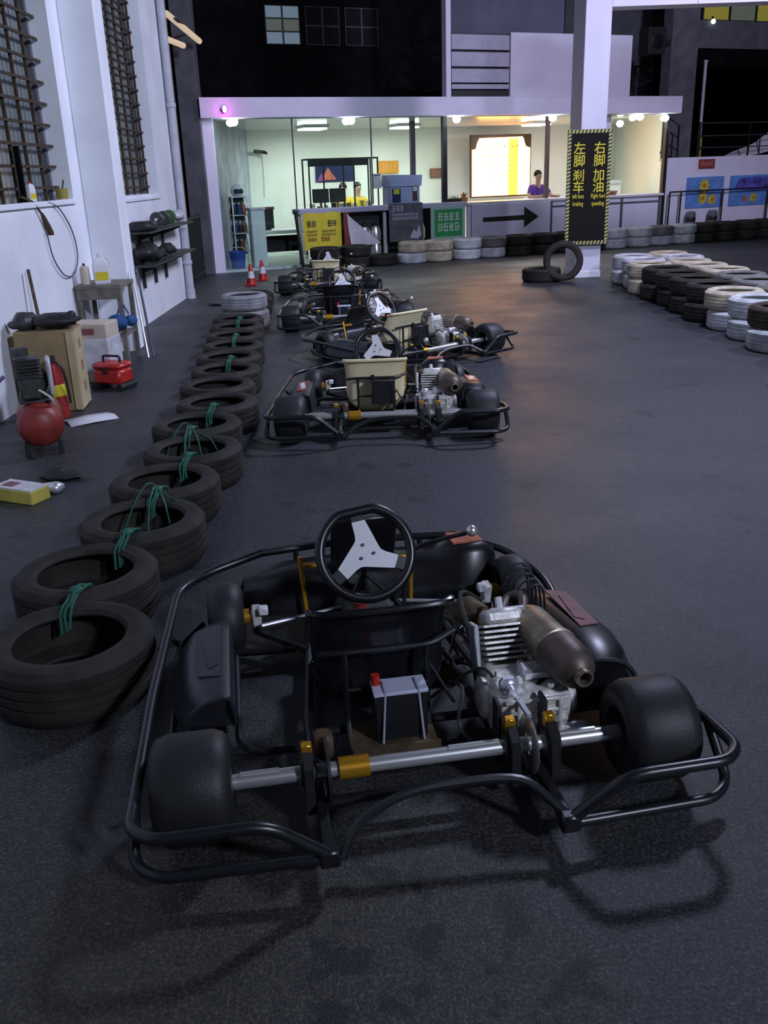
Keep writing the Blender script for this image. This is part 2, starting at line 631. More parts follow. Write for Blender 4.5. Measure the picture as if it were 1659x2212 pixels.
# dark passage between the left wall and the booth
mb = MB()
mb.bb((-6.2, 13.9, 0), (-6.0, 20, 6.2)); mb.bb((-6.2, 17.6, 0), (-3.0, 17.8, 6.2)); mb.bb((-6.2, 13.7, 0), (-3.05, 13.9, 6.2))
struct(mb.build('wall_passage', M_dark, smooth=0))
mb = MB()
mb.bb((-3.22, 16.65, 0), (-2.88, 17.0, 6.0), .01)
struct(mb.build('trim_1', M_greypost, smooth=0))
mb = MB()
mb.bb((-3.30, 15.75, 0), (-3.12, 15.95, 6.0), .01)
struct(mb.build('trim_2', M_rust, smooth=0))
for i, (p, q, lab) in enumerate([((-3.35, 15.0, 3.72), (-2.95, 16.2, 3.62), 'warm tube lamp glimpsed at the top behind the drain pipe, lower of the two'),
                            ((-3.0, 15.3, 3.95), (-2.72, 16.4, 3.70), 'warm tube lamp glimpsed at the top beside the dark upper wall, upper of the two')]):
    t = thing('tube_lamp', lab, 'lamp', p)
    d = Vector(q) - Vector(p)
    MB().cyl((0, 0, 0), d, .045, 10).build('tube', M_warm, t)
    MB().box(d * .5 + Vector((0, 0, .05)), (.06, d.length, .03), None).build('housing', M_greypost, t, smooth=0)
t = thing('wall_lamp', 'small bright lamp glowing behind the drain pipe', 'lamp', (-3.02, 15.2, 2.72))
MB().sphere((0, 0, 0), .03, 10, 8, (1, 1, 1.6)).build('bulb', EM('small lamp', (1, .85, .7), 6), t)
MB().cyl((0, 0, .04), (0, .0, .12), .02, 8).build('holder', M_blackm, t)

# black gate in the passage
t = thing('metal_gate', 'black metal gate standing open beside the booth entrance', 'gate', (-2.92, 14.45, 0), R(-88))
mb = MB()
for z in (.12, 1.02):
    mb.bb((-1.75, -.02, z - .02), (0, .02, z + .02))
for x in (-1.75, 0):
    mb.bb((x - .022, -.022, 0), (x + .022, .022, 1.06))
mb.build('gate_frame', M_blackm, t, smooth=0)
for i in range(11):
    MB().bb((-.011, -.011, .12), (.011, .011, 1.02)).build('bar', M_blackm, t, (-.15 - i * .145, 0, 0), smooth=0)

# ------------------------------------------------------------------ the lit booth
def fb(name, mat, lo, hi, ch=0.0, parent=None, kind='structure', smooth=0):
    """a box given in booth coordinates (u, d, z), origin at its own base corner"""
    o = MB().bb((0, 0, 0), [b - a for a, b in zip(lo, hi)], ch).build(name, mat, parent, smooth=smooth)
    o.location = bl(*lo)
    o.rotation_euler = (0, 0, BA)
    if kind:
        o['kind'] = kind
    return o

def poly_slab(name, mat, pts, z0, z1):
    P = [bl(u, d) for u, d in pts]
    return struct(MB().prism([(p.x, p.y) for p in P], z0, z1, 'xy').build(name, mat, smooth=0))

TL = math.tan(BA)
poly_slab('floor_inside', M_floor_in, [(.05, -.02), (9.85, -.02), (11.4, 4.05), (1.75, 4.05)], .0, .05)
poly_slab('ceiling_inside', M('glossy ceiling panel', (.70, .72, .70), .12, spec=.9), [(.08, .0), (9.70, .0), (11.3, 4.04), (1.74, 4.04)], 2.562, 2.574)
poly_slab('ceiling', M_wall2, [(-.18, -.28), (9.86, -.28), (11.6, 4.3), (1.65, 4.3)], 2.575, 2.89)
fb('wall_back', M_wall_in, (1.55, 4.05, 0), (11.6, 4.15, 2.575))
mb = MB().prism([((bl(a, d)).x, (bl(a, d)).y) for a, d in ((-.12, .06), (.06, .06), (1.72, 4.05), (1.55, 4.05))], 0, 2.575, 'xy')
struct(mb.build('wall_inside_left', M('blue grey partition', (.30, .34, .42), .5, var=.25, vscale=2.5), smooth=0))
mb = MB().prism([((bl(a, d)).x, (bl(a, d)).y) for a, d in ((9.78, .06), (9.86, .06), (11.5, 4.05), (11.4, 4.05))], 0, 2.575, 'xy')
struct(mb.build('wall_inside_right', M_wall_in, smooth=0))
fb('trim_3', M_wall2, (-.17, -.06, 0), (.07, .06, 2.575), .008)          # white corner post
fb('trim_4', M_wall2, (5.78, -.28, 2.89), (8.53, -.1, 3.98), .006)       # solid parapet
fb('trim_5', M_wall2, (4.43, -.28, 2.89), (4.53, -.1, 6.5), .004)        # narrow white upright
sl = fb('trim_6', M_blackm, (4.53, -.22, 2.89), (5.78, -.16, 3.955))     # dark backing of the slatted balustrade
for z0, z1 in ((3.02, 3.10), (3.13, 3.36), (3.40, 3.64), (3.68, 3.93)):
    MB().bb((0.02, -.05, z0 - 2.89), (1.23, .01, z1 - 2.89), .004).build('slat', M_slat, sl, smooth=0)
fb('wall_upper', M_greywall, (5.5, 2.3, 2.89), (9.6, 2.5, 7.0))
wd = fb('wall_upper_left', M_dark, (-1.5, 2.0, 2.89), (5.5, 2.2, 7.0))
def upper_window(u0, u1, z0, z1, mats, idx):
    w = fb('window_%d' % idx, M_blackm, (u0, 1.96, z0), (u1, 2.0, z1))
    n = len(mats)
    ww = (u1 - u0) / 2
    for i, m in enumerate(mats):
        c, r_ = i % 2, i // 2
        hh = (z1 - z0) / (n / 2)
        MB().bb((ww * c + .02, -.012, hh * r_ + .015), (ww * (c + 1) - .02, 0, hh * (r_ + 1) - .015)).build('pane', m, w, smooth=0)
M_wl2 = EM('lit upper pane, dim', (.35, .40, .30), .16)
upper_window(1.71, 2.40, 3.99, 4.66, [M_winlit, M_winlit, M_wl2, M_wl2, M_winlit, M_winlit], 3)
M_wdim = M('dark window glass', (.008, .009, .012), .6, spec=.05)
upper_window(2.52, 3.22, 3.99, 4.66, [M_wdim] * 4, 4)
upper_window(3.34, 4.04, 3.99, 4.66, [M_wdim] * 4, 5)
# side rails of the balcony running back from the white upright
rl = thing('balcony_railing', 'dark horizontal rails running back from the narrow white upright', 'railing', bl(4.46, -.1, 2.9), BA)
for z in (.17, .46, .75, 1.05):
    MB().bb((-.02, 0, z - .02), (.02, 1.1, z + .02)).build('rail', M_blackm, rl, smooth=0)
for y in (.05,):
    MB().bb((-.025, y - .02, 0), (.025, y + .02, 1.08)).build('post', M_blackm, rl, smooth=0)

# glazing
def pane(idx, u0, u1, z0, z1, d=0.0, kind='structure'):
    return fb('window_%d' % idx, M_glass, (u0, d - .006, z0), (u1, d + .006, z1))
w6 = pane(6, .09, 1.50, .05, 2.57)
w7 = pane(7, 1.53, 3.0, 1.06, 2.57)
w8 = pane(8, 3.02, 4.48, 1.06, 2.57)
w9 = pane(9, 8.35, 9.70, .97, 2.57)
for u in (1.49, 3.0):
    fb('trim_7', M_greypost, (u, -.015, 1.06 if u > 2 else .05), (u + .02, .015, 2.57))
fb('trim_8', M_blackm, (4.47, -.04, .95), (4.56, .05, 2.575))
fb('trim_9', M_blackm, (9.69, -.05, .0), (9.77, .04, 2.575))
fb('trim_10', M('brown upright', (.10, .06, .06), .6), (6.96, .25, 1.0), (7.03, .33, 2.575))
fb('trim_11', M('dark lilac upright', (.06, .05, .08), .5), (4.36, 1.18, .05), (4.45, 1.27, 2.575))
fb('trim_12', M_wall2, (8.22, .02, 1.0), (8.34, .12, 2.575))

# soffit downlights (with the light each gives)
for i, (u, d, z) in enumerate([(.42, -.12, 2.545), (2.58, -.12, 2.545), (4.72, -.12, 2.545), (6.84, -.12, 2.545), (8.94, -.12, 2.545), (9.66, -.02, 2.52), (8.36, .9, 2.50), (9.2, .9, 2.47)]):
    lab = ['downlight above the booth entrance post, leftmost in the row', 'downlight above the yellow banner, second from left', 'downlight above the green sign, third from left',
           'downlight between the amber price board and the warning sign', 'downlight above the right window, the largest of that group', 'downlight in the right corner beside the black upright',
           'downlight just right of the warning sign, inside the booth', 'downlight inside the right window, below its neighbour'][i]
    t = thing('downlight', lab, 'lamp', bl(u, d, z), BA, 'soffit downlights of the booth')
    MB().lathe([(.0, .03), (.055, .03), (.06, .0), (.05, -.004)], n=16).build('housing', M_whitep, t)
    MB().sphere((0, 0, -.03), .075, 14, 10, (1, 1, .9)).build('bulb', M_bulb, t)
    p = bl(u, d - .05, z - .12)
    lamp('downlight_light', 'SPOT', p, 9, (.86, .92, 1.0), .05, (p.x, p.y - .15, 0), 130)
t = thing('spotlight', 'small magenta spotlight at the left end of the white fascia', 'lamp', bl(.22, -.33, 2.70), BA)
MB().sphere((0, -.03, 0), .045, 12, 8, (.8, .8, 1.2)).build('bulb', M_mag, t)
MB().cyl((0, 0, 0), (0, .05, .01), .05, 12, .03).build('housing', M_blackm, t)
lamp('magenta_light', 'POINT', bl(.22, -.5, 2.68), 1.2, (1, .1, .9), .04)

# ceiling fixtures inside and their light
for i, (u, d, lab) in enumerate([(2.72, 2.5, 'ceiling tube fixture inside the booth above the black rack'), (4.80, 2.5, 'ceiling tube fixture inside the booth beside the dark inner pole')]):
    t = thing('ceiling_fixture', lab, 'lamp', bl(u, d, 2.56), BA, 'tube fixtures on the booth ceiling')
    MB().bb((-.27, -.3, -.04), (.27, .3, .012), .005).build('tray', M_whitep, t, smooth=0)
    for k in range(3):
        MB().cyl((-.25, -.2 + .2 * k, -.06), (.25, -.2 + .2 * k, -.06), .016, 8).build('tube', M_lam, t)
    p = bl(u, d, 2.44)
    lamp('fixture_light', 'AREA', p, 52, (.94, 1.0, .94), .55, (p.x, p.y, 0))
p = bl(7.9, 2.2, 2.46)
t = thing('ceiling_fixture', 'ceiling tube fixture inside the booth above the purple-shirted person', 'lamp', bl(7.9, 2.2, 2.56), BA, 'tube fixtures on the booth ceiling')
MB().bb((-.27, -.3, -.04), (.27, .3, .012), .005).build('tray', M_whitep, t, smooth=0)
for k in range(3):
    MB().cyl((-.25, -.2 + .2 * k, -.06), (.25, -.2 + .2 * k, -.06), .016, 8).build('tube', M_lam, t)
lamp('fixture_light', 'AREA', p, 52, (.95, .97, 1.0), .55, (p.x, p.y, 0))

# amber price board hung deep inside the booth
BRD_U, BRD_Z, BRD_S = 6.88, 0.98, 1.15
t = thing('price_board', 'glowing amber price board with rows of dashes above the white counter', 'display', bl(BRD_U, 3.4, BRD_Z), BA)
MB().bb((0, 0, 0), (1.42, .06, 1.22), .006).build('housing', M_leddk, t, smooth=0)
pl_ = [(.03, .03), (1.39, .03), (1.39, .95), (1.29, .98), (1.26, 1.03), (1.23, 1.13), (1.20, 1.17), (.20, 1.15), (.17, 1.10), (.14, 1.03), (.12, .95), (.03, .93)]
MB().prism(pl_, -.012, 0, 'xz').build('screen', M_led, t, smooth=0)
MB().bb((.88, -.016, .03), (1.10, -.012, 1.13)).build('band', M_ledy, t, smooth=0)
mb = MB()
for i in range(8):
    z = .80 - i * .095
    mb.bb((.40, -.020, z), (.40 + (.15, .11, .04, .03, .13, .05, .0, .0)[i] + .004, -.016, z + .009))
    mb.bb((.88 - (.17, .13, .05, .05, .15, .07, .0, .0)[i], -.020, z), (.905, -.016, z + .010))
rnd = random.Random(4)
for i in range(17):
    for x in (.925, .985, 1.04):
        if rnd.random() < .8:
            mb.bb((x, -.020, .06 + i * .058), (x + .006, -.016, .072 + i * .058))
for i in range(9):
    x = .26 + i * .1
    mb.bb((x, -.020, .98 + rnd.uniform(-.01, .02)), (x + rnd.uniform(.02, .05), -.016, .99 + rnd.uniform(0, .02)))
mb.build('dashes', M_ledrow, t, smooth=0)
t.scale = (BRD_S, 1, BRD_S * .99)
# counter and ledge
t = thing('service_counter', 'white counter front with a grey top under the amber price board', 'counter', bl(5.0, -.05, 0), BA)
MB().bb((0, 0, 0), (4.68, .08, .96)).build('front_panel', M_wall2, t, smooth=0)
MB().bb((-.03, -.06, .96), (4.70, .55, 1.01), .008).build('top', M_whitep, t, smooth=0)
for u in (1.88, 3.62, 4.6):
    MB().bb((u, -.03, 0), (u + .05, -.005, .95)).build('post', M_greypost, t, smooth=0)
MB().bb((1.95, -.028, .84), (4.65, -.004, .87)).build('strip', M_greypost, t, smooth=0)
t = thing('window_ledge', 'lilac grey ledge below the left booth window', 'ledge', bl(1.50, -.12, .94), BA)
MB().bb((.95, .42, -.88), (3.42, .44, 0)).build('back_panel', M('dark teal panel', (.025, .040, .040), .35), t, smooth=0)
MB().bb((0, 0, 0), (3.44, .45, .09), .01).build('board', M('lilac ledge paint', (.36, .36, .48), .6), t, smooth=0)
MB().bb((0.02, .15, -.9), (.07, .2, 0)).build('leg', M_alu, t, smooth=0)
MB().bb((1.72, .15, -.9), (1.79, .2, 0)).build('leg', M_alu, t, smooth=0)
MB().bb((3.38, .15, -.9), (3.46, .2, 0)).build('leg', M_alu, t, smooth=0)
# arrow board
t = thing('arrow_sign', 'white board with a dark arrow pointing right below the price board', 'sign', bl(5.05, -.13, .34), BA)
MB().bb((0, 0, 0), (1.80, .03, .62), .004).build('board', M_wall2, t, smooth=0)
MB().prism([(.24, .29), (1.18, .29), (1.18, .14), (1.52, .34), (1.18, .54), (1.18, .385), (.24, .375)], -.006, 0, 'xz').build('arrow', M_blackp, t, smooth=0)

# banners and posters under the ledge
rnd = random.Random(9)
t = thing('yellow_banner', 'yellow banner with small dark writing hanging under the window ledge', 'banner', bl(1.55, -.18, .30), BA)
n = 10
vs, fs = [], []
for i in range(n + 1):
    for k in range(2):
        for j in range(2):
            vs.append((.73 * i / n, .012 * math.sin(i * 1.3) + .006 * k, (.66 + .01 * math.sin(i)) * j + .012 * math.sin(i * 2) * (1 - j)))
for i in range(n):
    a, b = i * 4, i * 4 + 4
    fs += [(a, b, b + 1, a + 1), (a + 2, a + 3, b + 3, b + 2), (a + 1, b + 1, b + 3, a + 3), (a, a + 2, b + 2, b)]
MB().add(vs, fs).build('sheet', M_yel, t)
mb = MB()
marks(mb, .06, .24, .42, .52, 2, -.018, rnd)
marks(mb, .46, .64, .42, .52, 2, -.018, rnd)
mb.build('heading', M_blackp, t, smooth=0)
mb = MB()
for z in (.32, .26):
    marks(mb, .05, .26, z, z + .04, 5, -.018, rnd); marks(mb, .34, .62, z, z + .04, 6, -.018, rnd)
mb.build('small_print', M('brown print', (.22, .16, .02), .6), t, smooth=0)
mb = MB()
marks(mb, .07, .24, .17, .23, 3, -.018, rnd); marks(mb, .32, .50, .16, .24, 3, -.018, rnd)
mb.build('lower_print', M('rust print', (.30, .10, .02), .6), t, smooth=0)
tag(MB().prism([(0, .0), (.12, .0), (.10, .66), (0, .65)], 0, .02, 'xz').build('red_strip', M_redd, None, bl(2.33, -.20, .29), BA, smooth=0), 'narrow red banner strip beside the yellow banner', 'banner')
t = thing('pennant', 'white triangular cloth pennant hanging beside the narrow red strip', 'flag', bl(2.36, -.24, .30), BA)
vs, fs = [], []
for i in range(9):
    f_ = i / 8
    for k in range(2):
        vs.append((.02 + .06 * f_ + (1 - f_) * .0, .02 * math.sin(4 * f_) + .004 * k, .62 - .60 * f_))
        vs.append((.02 + .06 * f_ + .60 * f_, .02 * math.sin(4 * f_ + 1) + .004 * k, .62 - .55 * f_))
for i in range(8):
    a, b = i * 4, i * 4 + 4
    fs += [(a, b, b + 1, a + 1), (a + 2, a + 3, b + 3, b + 2), (a, a + 2, b + 2, b), (a + 1, b + 1, b + 3, a + 3)]
MB().add(vs, fs).build('cloth', M_tarp, t)
t = thing('grey_poster', 'dark grey poster with pale lettering left of the green sign', 'poster', bl(3.26, -.17, .36), BA)
MB().bb((0, 0, 0), (.70, .02, .70), .003).build('panel', M_pstr, t, smooth=0)
mb = MB()
marks(mb, .06, .30, .55, .66, 3, -.005, rnd)
for z in (.47, .40):
    marks(mb, .06, .60, z, z + .05, 9, -.005, rnd)
mb.build('lettering', M_lav, t, smooth=0)
MB().prism([(.42, .06), (.50, .22), (.56, .16), (.62, .30), (.66, .10), (.58, .04)], -.005, 0, 'xz').build('picture', M_lav, t, smooth=0)
t = thing('green_sign', 'green sign with white characters in a pale frame', 'sign', bl(4.12, -.20, .34), BA)
MB().bb((0, 0, 0), (.74, .03, .64), .004).build('frame', M('pale green frame', (.30, .42, .38), .5), t, smooth=0)
MB().bb((.07, -.006, .07), (.67, 0, .57)).build('panel', M_green, t, smooth=0)
mb = MB()
marks(mb, .13, .62, .36, .50, 4, -.011, rnd); marks(mb, .13, .62, .16, .31, 4, -.011, rnd)
mb.build('lettering', M_whited, t, smooth=0)
# shiny canisters glimpsed under the ledge
for i, (u, d, lab) in enumerate([(2.86, .12, 'shiny steel canister under the ledge behind the white pennant'), (3.09, .14, 'shiny steel canister under the ledge nearest the grey poster'), (4.02, .12, 'shiny steel canister between the grey poster and the green sign')]):
    t = thing('steel_canister', lab, 'canister', bl(u, d, .05), BA, 'shiny canisters under the ledge')
    MB().lathe([(0, 0), (.10, 0), (.11, .02), (.11, .22), (.09, .27), (.09, .32), (.11, .36), (.11, .52), (.08, .60), (0, .62)], n=20).build('body', M_chrome, t)
    MB().lathe([(0, .62), (.035, .62), (.035, .68), (0, .69)], n=12).build('lid', M_blackm, t)
# booth interior
t = thing('display_rack', 'black display rack with a dark header inside the left booth window', 'rack', bl(2.24, 1.45, .05), BA)
for x in (.0, .30, .72, .95, 1.26, 1.47):
    for y in ((0, .4) if x in (0, 1.47) else (0,)):
        MB().bb((x, y, 0), (x + .025, y + .025, 1.86)).build('post', M_blackm, t, smooth=0)
MB().bb((0, -.005, 1.72), (1.26, .03, 1.86)).build('header', M_blackm, t, smooth=0)
MB().bb((0, 0, 1.84), (1.5, .43, 1.87)).build('top', M_blackm, t, smooth=0)
MB().bb((0, 0, .86), (1.5, .43, .885)).build('shelf', M_blackm, t, smooth=0)
MB().bb((0, 0, .40), (1.5, .43, .425)).build('shelf', M_blackm, t, smooth=0)
rnd = random.Random(12)
cols = [M_whitep, M_yel, M_wrap, M_blackp, M_whited, M_card]
nm = ['small white box', 'small yellow box', 'small clear jar', 'small black box', 'small pale tin', 'small brown box']
for i in range(9):
    w_, h_ = rnd.uniform(.06, .12), rnd.uniform(.05, .15)
    k = i % 6
    t2 = thing('goods_box', '%s on the black rack, %s from its left end' % (nm[k], ORD[i]), 'box', bl(2.30 + .155 * i, 1.6, .936), BA, 'goods on the black rack')
    MB().bb((0, 0, 0), (w_, .1, h_), .006).build('body', cols[k], t2, smooth=0)
    MB().bb((-.003, -.003, h_), (w_ + .003, .103, h_ + .012), .003).build('lid', cols[(k + 2) % 6], t2, smooth=0)
t = thing('wall_poster', 'dark picture poster with orange and violet shapes on the booth back wall', 'poster', bl(3.25, 4.02, 1.46), BA)
MB().bb((0, 0, 0), (.95, .02, .44)).build('panel', M_machd, t, smooth=0)
MB().prism([(.12, .04), (.30, .30), (.50, .04)], -.006, 0, 'xz').build('shape', M_orange, t, smooth=0)
MB().prism([(.02, .02), (.14, .2), (.2, .02)], -.009, -.003, 'xz').build('shape', M('violet print', (.25, .06, .28), .6), t, smooth=0)
t = thing('desk', 'pale desk behind the black rack', 'desk', bl(2.3, 2.15, .05), BA)
MB().bb((0, 0, .85), (1.75, .6, .89), .006).build('top', M_wrap, t, smooth=0)
for x in (.03, 1.68):
    MB().bb((x, .05, 0), (x + .04, .55, .85)).build('side_panel', M_wrap, t, smooth=0)
for i, (u, lab) in enumerate([(2.60, 'left black monitor on the desk behind the rack'), (2.98, 'right black monitor on the desk behind the rack')]):
    t = thing('monitor', lab, 'monitor', bl(u, 2.35, .94), BA, 'monitors on the booth desk')
    MB().bb((0, 0, .12), (.36, .04, .40), .008).build('screen', M_blackm, t, smooth=0)
    MB().bb((.16, .01, .02), (.20, .04, .14)).build('stand', M_blackm, t, smooth=0)
    MB().bb((.09, -.05, 0), (.27, .1, .02), .004).build('base', M_blackm, t, smooth=0)
t = thing('ticket_machine', 'lilac ticket machine with a dark screen on the ledge', 'machine', bl(3.62, .55, .05), BA)
MB().bb((0, 0, 0), (.62, .45, 1.30), .01).build('cabinet', M_mach, t, smooth=0)
MB().prism([(-.02, 1.30), (.64, 1.30), (.66, 1.50), (.0, 1.52)], -.04, .47, 'xz').build('head', M_mach, t, smooth=0)
MB().bb((.02, -.008, 1.0), (.20, 0, 1.26)).build('screen', M_machd, t, smooth=0)
MB().bb((.05, -.014, 1.16), (.17, -.008, 1.25)).build('label', M_yel, t, smooth=0)
MB().bb((.46, -.008, 1.02), (.56, 0, 1.28)).build('slot', M('maroon slot', (.10, .02, .04), .5), t, smooth=0)
MB().bb((.47, -.014, 1.20), (.55, -.008, 1.29)).build('sticker', M_whited, t, smooth=0)
t = thing('white_box', 'plain white lit box beside the lilac machine', 'box', bl(3.58, .95, 1.32), BA)
tag(t, 'plain white box hung beside the lilac machine')
MB().bb((-.16, 0, 0), (.0, .1, .28), .005).build('body', M_whitep, t, smooth=0)
MB().bb((-.15, -.004, .24), (-.01, 0, .26)).build('vent', M_greypost, t, smooth=0)
t = thing('orange_sign', 'orange sign with pale letters high on the booth back wall', 'sign', bl(4.78, 4.0, 1.60), BA)
MB().bb((0, 0, 0), (.52, .03, .27), .004).build('panel', M('orange sign paint', (.72, .30, .03), .6), t, smooth=0)
marks(MB(), .06, .46, .06, .21, 4, -.005, random.Random(3)).build('lettering', M('pale orange', (.75, .45, .12), .6), t, smooth=0)
t = thing('wall_plate', 'small brown wall plate on the booth back wall left of the black upright', 'plate', bl(6.12, 4.0, 1.46), BA)
MB().bb((0, 0, 0), (.30, .03, .21), .004).build('panel', M('brown plate', (.22, .10, .07), .6), t, smooth=0)
MB().bb((.03, -.004, .03), (.27, 0, .18)).build('inset', M('brown plate inset', (.28, .14, .10), .6), t, smooth=0)
t = thing('wall_camera', 'small dark camera on a bracket high on the booth back wall', 'camera', bl(2.0, 4.05, 2.12), BA)
MB().cyl((0, 0, 0), (0, -.12, 0), .012, 8).build('bracket', M_blackm, t)
MB().box((-.06, -.15, .01), (.24, .07, .07), (0, R(6), R(10)), .01).build('body', M_blackm, t)
MB().cyl((.05, -.18, 0), (.09, -.22, -.03), .03, 10).build('lens', M_blackm, t)
tag(MB().tube(spline([(0, 0, 0), (.01, -.01, -.4), (-.01, -.01, -.9)]), .006, 6).build('wall_cable', M_cream, None, bl(2.03, 4.03, 2.08), BA), 'thin pale cable running down from the wall camera', 'cable')
# white pier, shelf, table and bin seen through the entrance
t = thing('white_pier', 'low white pier just inside the booth entrance', 'pier', bl(.66, .14, .05), BA)
MB().bb((0, 0, 0), (.26, .25, 1.0), .01).build('body', M_whitep, t, smooth=0)
MB().bb((-.02, -.02, 1.0), (.28, .27, 1.04), .006).build('cap', M_wrap, t, smooth=0)
t = thing('entrance_shelf', 'dark shelf unit with oddments inside the booth entrance', 'shelf', bl(.42, .52, .05), BA)
for x, y in ((0, 0), (.28, 0), (0, .24), (.28, .24)):
    MB().bb((x, y, 0), (x + .02, y + .02, 1.25)).build('post', M_alu, t, smooth=0)
for z in (.25, .58, .9, 1.22):
    MB().bb((0, 0, z), (.30, .26, z + .02)).build('board', M_wrap, t, smooth=0)
MB().bb((.0, .262, .2), (.30, .27, 1.24)).build('back', M_plasticg, t, smooth=0)
rnd = random.Random(21)
for i in range(9):
    lv = (.27, .6, .92)[i // 3]
    c = (M_blackp, M_redd, M_whitep, M_blued, M_blackp, M_card, M_plasticg, M_blued, M_orange)[i]
    t2 = thing('shelf_item', ('dark', 'red', 'white', 'blue', 'black', 'tan', 'grey', 'navy', 'orange')[i] + ' oddment on the %s board of the entrance shelf' % ('lowest', 'middle', 'upper')[i // 3], 'item', bl(.48 + .09 * (i % 3), .62, .05 + lv), BA, 'oddments on the entrance shelf')
    MB().lathe([(0, 0), (.04, 0), (.042, .03), (.04, .14), (.025, .18), (0, .19)], n=12).build('body', c, t2)
    MB().cyl((0, 0, .185), (0, 0, .21), .02, 10).build('cap', M_whitep, t2)
t = thing('helmet', 'white helmet on top of the entrance shelf', 'helmet', bl(.57, .65, 1.29), BA)
MB().sphere((0, 0, .10), .12, 16, 10, (1, 1.1, .95)).build('shell', M_whitep, t)
MB().box((0, -.10, .09), (.17, .08, .08), None, .02).build('visor', M_plastic, t)
t = thing('inner_table', 'white low table behind the entrance glass', 'table', bl(1.15, 1.75, .05), BA)
MB().bb((0, 0, .47), (1.0, .6, .54), .008).build('top', M_whitep, t, smooth=0)
MB().bb((.02, .3, .1), (.98, .34, .42)).build('back_panel', M_dark, t, smooth=0)
for x in (.02, .92):
    MB().bb((x, .02, 0), (x + .05, .07, .47)).build('leg', M_alu, t, smooth=0)
t = thing('dark_screen', 'black flat panel standing on the white low table', 'screen', bl(1.2, 2.0, .59), BA)
MB().bb((0, 0, .03), (.42, .05, .40), .006).build('panel', M_blackm, t, smooth=0)
MB().bb((.08, -.05, 0), (.34, .1, .03)).build('base', M_blackm, t, smooth=0)
MB().bb((-.3, -.01, .40), (.44, .03, .45)).build('red_edge', M('dark red edge', (.20, .04, .04), .5), t, smooth=0)
t = thing('plastic_bin', 'bright blue plastic bin behind the entrance glass', 'bin', bl(.37, .22, .05), BA)
MB().lathe([(0, .0), (.12, 0), (.15, .28), (.165, .28), (.165, .30), (.14, .30), (.115, .02), (0, .02)], n=20).build('body', M_blue, t)
MB().tube(spline([(-.15, 0, .28), (-.1, 0, .36), (.1, 0, .36), (.15, 0, .28)]), .006, 6).build('handle', M_whitep, t)
# plants and pot on the counter
t = thing('potted_plant', 'small dark plant in an orange pot left of the price board', 'plant', bl(4.98, .08, 1.01), BA)
MB().lathe([(0, 0), (.06, 0), (.08, .10), (.07, .10), (0, .09)], n=14).build('pot', M_terra, t)
rnd = random.Random(5)
mb = MB()
for i in range(26):
    a, e = rnd.uniform(0, 2 * PI), rnd.uniform(.2, 1.3)
    d = Vector((math.cos(a) * math.cos(e), math.sin(a) * math.cos(e), math.sin(e)))
    p0 = Vector((0, 0, .09)); p1 = p0 + d * rnd.uniform(.06, .13)
    sd = d.cross(Vector((0, 0, 1))).normalized() * .018
    q = (p0 + p1) * .5 + Vector((0, 0, .02))
    mb.add([p0, q + sd, p1, q - sd], [(0, 1, 2, 3)])
mb.build('leaves', M_terra, t)
t = thing('planter_box', 'low planter with spiky dark leaves on the counter corner', 'plant', bl(4.62, .06, 1.03), BA)
MB().bb((0, 0, 0), (.28, .12, .06), .006).build('box', M_blackm, t, smooth=0)
mb = MB()
for i in range(40):
    a = rnd.uniform(-.9, .9)
    p0 = Vector((rnd.uniform(.02, .26), rnd.uniform(.02, .1), .05)); p1 = p0 + Vector((math.sin(a) * .07, rnd.uniform(-.03, .03), rnd.uniform(.05, .10)))
    sd = Vector((.006, .003, 0))
    mb.add([p0 - sd, p0 + sd, p1], [(0, 1, 2)])
mb.build('leaves', M_plant, t)
t = thing('counter_basket', 'tan basket on the counter behind the warning sign', 'basket', bl(8.5, .2, 1.01), BA)
MB().lathe([(0, 0), (.14, 0), (.18, .08), (.16, .08), (0, .02)], n=16).build('bowl', M_orange, t)
MB().tube([(.17 * math.cos(a / 8 * 2 * PI), .17 * math.sin(a / 8 * 2 * PI), .08) for a in range(8)], .012, 6, True).build('rim', M_cream, t)
t = thing('white_machine', 'pale upright dispenser behind the right window', 'machine', bl(9.3, 1.4, .05), BA)
MB().bb((0, 0, 0), (.40, .40, 1.15), .02).build('body', M_wall_in, t, smooth=0)
MB().bb((.04, -.02, 1.15), (.38, .3, 1.23), .01).build('lid', M_whitep, t, smooth=0)
MB().bb((.08, -.006, .7), (.32, 0, .95)).build('panel', M('pinkish panel', (.50, .42, .44), .6), t, smooth=0)

# people behind the counter
def skin_mesh(name, verts, edges, radii, mat, parent, sub=2, root=0):
    me = bpy.data.meshes.new(name)
    me.from_pydata(verts, edges, [])
    o = bpy.data.objects.new(name, me)
    COL.objects.link(o)
    o.modifiers.new('s', 'SKIN')
    sv = me.skin_vertices[0].data
    for i, r_ in enumerate(radii):
        sv[i].radius = (r_, r_) if not isinstance(r_, tuple) else r_
        sv[i].use_root = (i == root)
    ss = o.modifiers.new('u', 'SUBSURF')
    ss.levels = ss.render_levels = sub
    dg = bpy.context.evaluated_depsgraph_get(); dg.update()
    m2 = bpy.data.meshes.new_from_object(o.evaluated_get(dg))
    o.modifiers.clear()
    o.data = m2
    m2.name = name
    m2.polygons.foreach_set('use_smooth', [True] * len(m2.polygons))
    m2.materials.clear(); m2.materials.append(mat)
    o.parent = parent
    return o

